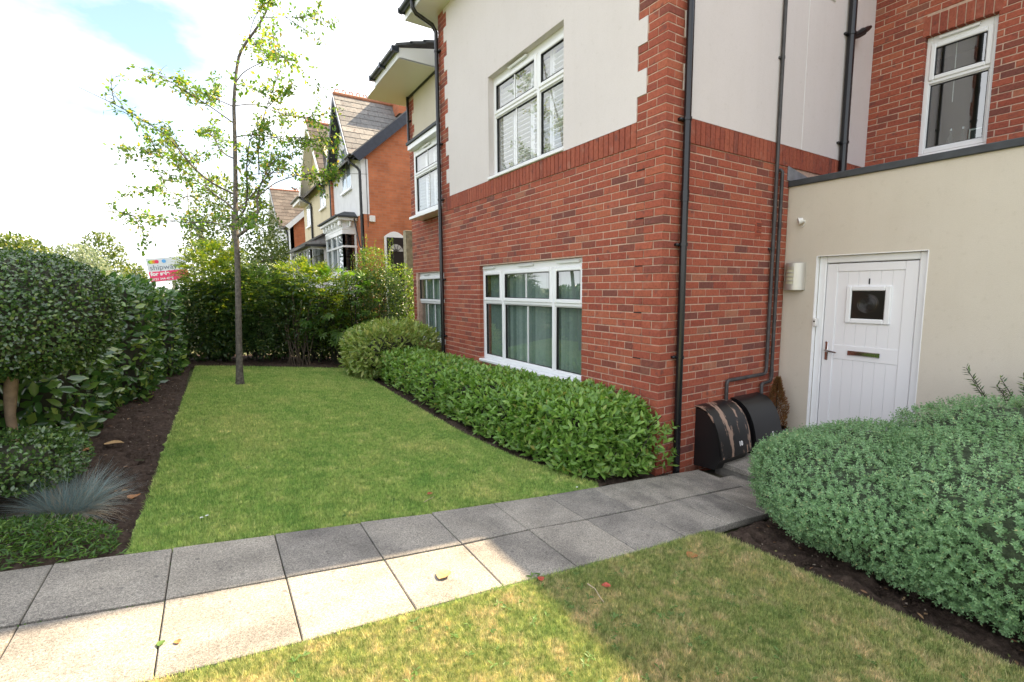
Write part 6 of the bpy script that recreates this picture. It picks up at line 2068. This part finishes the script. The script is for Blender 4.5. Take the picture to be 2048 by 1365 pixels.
# broad-leaved weeds in the turf
MT['weed'] = leafmat('weed_leaf', [(0, (.06, .13, .025)), (.5, (.09, .18, .035)), (1, (.14, .23, .06))], .5, .3)
spots = [ongr(u, v) for u, v in ((1370, 1215), (1400, 1190), (1330, 1225), (1460, 1205), (1390, 1290), (1290, 1330), (1420, 1110), (1180, 1325), (1480, 1200), (600, 1330), (850, 1250), (440, 1050), (1090, 1155), (300, 980), (530, 985), (1440, 1310), (1560, 1330), (360, 1035), (820, 1340), (470, 915), (700, 960), (900, 1260), (1250, 1170), (1350, 1160), (1210, 1150))]
for k in range(170):
    if k % 2: spots.append((rg.uniform(-3.9, -1.3), rg.uniform(0, 5), 0))
    else: spots.append((rg.uniform(-3.6, -.8), rg.uniform(-2.6, -1.15), 0))
PP, AA, NN, LL = [], [], [], []
for s0 in spots:
    x_, y_ = s0[0], s0[1]
    for q in range(2):
        cx2, cy2 = x_ + rg.normal(0, .05), y_ + rg.normal(0, .04)
        for k in range(rg.integers(4, 8)):
            a_ = rg.uniform(0, 6.28); PP.append((cx2, cy2, gz(cx2) + .012)); AA.append((math.cos(a_), math.sin(a_), rg.uniform(.05, .45))); NN.append((rg.normal(0, .2), rg.normal(0, .2), 1)); LL.append(rg.uniform(.012, .036))
V, F = leaf_cloud(np.array(PP), nrm(np.array(AA)), nrm(np.array(NN)), np.array(LL), np.array(LL) * .36, LEAF6_T, LEAF6_F)
o_ = link(bpy.data.objects.new('weeds', fast_mesh('weeds', V, F, MT['weed'], True))); tag(o_, 'broad-leaved weeds scattered through both lawns', 'weeds', None, 'stuff')
# longer tufts left by the mower
def tufts(poly, n, sd, mat, label):
    q = np.random.default_rng(sd); P = np.column_stack([q.uniform(poly[:, 0].min(), poly[:, 0].max(), n * 3), q.uniform(poly[:, 1].min(), poly[:, 1].max(), n * 3)])
    P = P[in_poly(P, poly)][:n]; k = 9
    P = np.repeat(P, k, 0) + q.normal(0, .012, (len(P) * k, 2)); m_ = len(P)
    P3 = np.column_stack([P, gz(P[:, 0]) - .003]); a = q.uniform(0, 6.28, m_); tl = q.uniform(.15, 1.2, m_); hg = q.uniform(.02, .055, m_)
    tip = P3 + np.column_stack([np.cos(a) * np.sin(tl) * hg, np.sin(a) * np.sin(tl) * hg, np.cos(tl) * hg]); s_ = np.column_stack([np.sin(a), -np.cos(a), 0 * a]) * q.uniform(.001, .0024, m_)[:, None]
    o_ = link(bpy.data.objects.new('grass_tufts', fast_mesh('grass_tufts', np.stack([P3 - s_, P3 + s_, tip], 1).reshape(-1, 3), np.arange(3 * m_).reshape(-1, 3), mat))); tag(o_, label, 'grass', None, 'stuff')


tufts(LAWN_C, 2200, 221, MT['grass'], 'longer tufts of grass left standing in the back lawn')
tufts(np.array([(-4.6, -1.08), (-.7, -1.1), (-.6, -2.9), (-4.6, -2.9)]), 2200, 222, MT['grass_dry'], 'longer tufts of grass left standing in the front lawn')
# moss and tiny weeds in the path joints
PP, AA, NN, LL = [], [], [], []
for k in range(420):
    i_ = rg.integers(2, len(PX) - 2); f_ = rg.random()
    if rg.random() < .5: x_, y_ = PX[i_], PYF[i_] + (PYN[i_] - PYF[i_]) * f_
    else: x_, y_ = PX[i_] + (PX[i_ + 1] - PX[i_]) * f_, np.interp(PX[i_] + (PX[i_ + 1] - PX[i_]) * f_, PX, PYC)
    for q in range(3):
        a_ = rg.uniform(0, 6.28); PP.append((x_ + rg.normal(0, .004), y_ + rg.normal(0, .004), gz(x_) - .004)); AA.append((math.cos(a_), math.sin(a_), 1.0)); NN.append((math.cos(a_ + 2), math.sin(a_), .3)); LL.append(rg.uniform(.006, .016))
V, F = leaf_cloud(np.array(PP), nrm(np.array(AA)), nrm(np.array(NN)), np.array(LL), np.array(LL) * .5, LEAF2_T, LEAF2_F)
o_ = link(bpy.data.objects.new('joint_moss', fast_mesh('joint_moss', V, F, MT['weed'], True))); tag(o_, 'moss and tiny weeds in the joints of the path', 'moss', None, 'stuff')

# crumbs of soil, pale chips and old leaves on the beds
def crumbs(name, n, boxes, size, mat, label, sd):
    q = np.random.default_rng(sd); Ps = []
    for (x0, x1, y0, y1, w_) in boxes: Ps.append(np.column_stack([q.uniform(x0, x1, int(n * w_)), q.uniform(y0, y1, int(n * w_))]))
    P = np.concatenate(Ps); m_ = len(P)
    C = np.array([(1, 0, -.4), (-.5, .87, -.4), (-.5, -.87, -.4), (0, 0, 1), (.3, .3, -.9)])
    S = q.uniform(*size, m_)[:, None, None] * q.uniform(.6, 1.3, (m_, 1, 3)) * np.array([1, 1, .7])
    V = np.column_stack([P, gz(P[:, 0]) - .022])[:, None, :] + (C[None] + q.normal(0, .25, (m_, 5, 3))) * S
    F = np.array([(0, 1, 3), (1, 2, 3), (2, 0, 3)])[None] + (np.arange(m_) * 5)[:, None, None]
    o_ = link(bpy.data.objects.new(name, fast_mesh(name, V.reshape(-1, 3), F.reshape(-1, 3), mat))); tag(o_, label, 'soil', None, 'stuff')


BX = [(-4.75, -3.97, .3, 7.4, .5), (-3.9, -.3, 7.12, 7.7, .15), (-1.15, -.5, -.03, 7, .15), (-.6, .1, -3.4, -1.1, .2)]
crumbs('soil_crumbs', 9000, BX, (.003, .012), MT['soil'], 'loose dark crumbs of soil on the beds', 211)
crumbs('pale_chips', 700, BX, (.003, .008), pmat('pale_chip', (.34, .28, .22), .9), 'pale chips and stones scattered on the soil beds', 212)

crumbs('soil_clods', 1500, BX, (.010, .026), MT['soil'], 'larger clods of dry soil on the beds', 213)
q = np.random.default_rng(214); Ps = []
for (x0, x1, y0, y1, w_) in BX: Ps.append(np.column_stack([q.uniform(x0, x1, int(420 * w_)), q.uniform(y0, y1, int(420 * w_))]))
P = np.concatenate(Ps); P = np.column_stack([P, gz(P[:, 0]) - .012]); a = q.uniform(0, 6.28, len(P))
V, F = leaf_cloud(P, nrm(np.column_stack([np.cos(a), np.sin(a), q.uniform(-.2, .3, len(P))])), nrm(UPV + q.normal(size=P.shape) * .35), q.uniform(.015, .045, len(P)), .014, LEAF6_T, LEAF6_F)
MT['litter'] = leafmat('leaf_litter', [(0, (.16, .08, .04)), (.5, (.28, .16, .08)), (.85, (.40, .28, .15)), (1, (.14, .18, .05))], .7, .1)
o_ = link(bpy.data.objects.new('leaf_litter', fast_mesh('leaf_litter', V, F, MT['litter'], True))); tag(o_, 'scraps of brown leaf litter on the soil beds', 'leaf litter', None, 'stuff')
MT['dead_leaf'] = pmat('dead_leaf', (.34, .15, .05), .7, .4, 60)
MT['red_leaf'] = pmat('red_leaf', (.34, .06, .035), .6, .3, 60)
MT['pale_leaf'] = pmat('pale_dead_leaf', (.42, .27, .12), .7, .3, 60)


def fallen(u, v, L, mat, label, ang, zl=.02, curl=.35):
    p_ = ongr(u, v, zl)
    V, F = [], []
    nu = 7
    for i in range(nu):
        f_ = i / (nu - 1); w_ = math.sin(math.pi * min(1, f_ * .95 + .04)) ** .8 * .38
        for s_ in (-1, -.5, 0, .5, 1):
            V.append((f_ - .5, s_ * w_ * (1 + .12 * (i % 2)), curl * (abs(s_) ** 1.6) * w_ + .10 * (f_ - .4) ** 2 + .02 * math.sin(7 * f_ + 3 * s_)))
    for i in range(nu - 1):
        for j in range(4): F.append((i * 5 + j, i * 5 + j + 1, i * 5 + j + 6, i * 5 + j + 5))
    me = bpy.data.meshes.new('fallen_leaf'); me.from_pydata([tuple(q * L for q in w) for w in V], [], F); me.materials.append(mat)
    me.polygons.foreach_set('use_smooth', np.ones(len(me.polygons), bool))
    m4 = Matrix.Translation(Vector(p_)) @ Matrix.Rotation(ang, 4, 'Z') @ Matrix.Rotation(.114, 4, 'Y')
    o_ = link(bpy.data.objects.new('fallen_leaf', me), None, m4)
    tag(o_, label, 'fallen leaf', 'fallen leaves')


fallen(888, 1150, .095, MT['pale_leaf'], 'curled tan leaf on a sunlit slab of the path', .6)
fallen(1384, 1112, .085, MT['dead_leaf'], 'orange-brown leaf on the grass just before the path', .2, .015)
fallen(322, 1287, .035, MT['weed'], 'small green leaf on the joint between two sunlit slabs', 1.2, .016)
fallen(355, 1284, .03, MT['dead_leaf'], 'small orange leaf lying on the sunlit slab near the bottom edge', 1.9, .016)
fallen(860, 988, .05, MT['red_leaf'], 'small red leaf on the back lawn beside a twig', .4, .02)
fallen(1082, 1158, .045, MT['red_leaf'], 'tiny red leaf against the front edge of the path', 1.0, .02)
fallen(1212, 1172, .05, MT['red_leaf'], 'dark red leaf in the shaded front lawn beside a twig', 2.2, .02)
fallen(228, 888, .13, MT['pale_leaf'], 'long pale dead leaf on the soil under the laurel hedge', .1, -.0)
fallen(178, 900, .10, MT['dead_leaf'], 'brown dead leaf on the soil near the blue grass tuft', .9, -.0)
fallen(268, 994, .09, MT['dead_leaf'], 'brown curled leaf at the cut edge of the lawn', 1.4, .0)
fallen(1700, 1005, .05, MT['red_leaf'], 'orange leaf caught on the side of the hebe', 1.4, .45)


def twig(pts, label):
    t0 = ongr(*pts[0]); th_ = thing('fallen_twig', t0, label, 'twig', 'fallen twigs')
    P = []
    for (u, v) in pts:
        P.append(ongr(u, v, .02))
    mb = MB(); mb.tube(P, np.linspace(.0035, .0018, len(P)), 6, raw=True); mb.obj('stick', pmat('pale_twig', (.42, .34, .24), .8), th_)


twig([(1175, 1168), (1190, 1178), (1200, 1195), (1208, 1205)], 'thin pale bent twig on the shaded front lawn')
twig([(848, 1005), (856, 1000), (868, 994)], 'short pale twig on the back lawn beside a red leaf')
# daisies
MT['daisy'] = pmat('white_petal', (.82, .82, .80), .6)
for (u, v, lab) in ((1154, 975, 'single white daisy at the tip of the back lawn'), (403, 1036, 'white daisy on the back lawn, nearer the path'), (414, 1032, 'white daisy on the back lawn, just behind another')):
    q = ongr(u, v, .03)
    th_ = thing('daisy', q - np.array([0, 0, .03]), lab, 'flower', 'daisies in the lawn')
    P = np.repeat(q[None], 12, 0); a = np.linspace(0, 6.28, 12, endpoint=False)
    V, F = leaf_cloud(P, np.stack([np.cos(a), np.sin(a), .25 + 0 * a], 1), np.repeat(UPV[None], 12, 0), .011, .005, LEAF2_T, LEAF2_F)
    link(bpy.data.objects.new('petals', fast_mesh('petals', V, F, MT['daisy'])), th_)
    mb = MB(); mb.tube([q - np.array([0, 0, .03]), q + np.array([0, 0, .001])], [.0012, .0035], 6, raw=True); mb.obj('stalk', MT['weed'], th_)
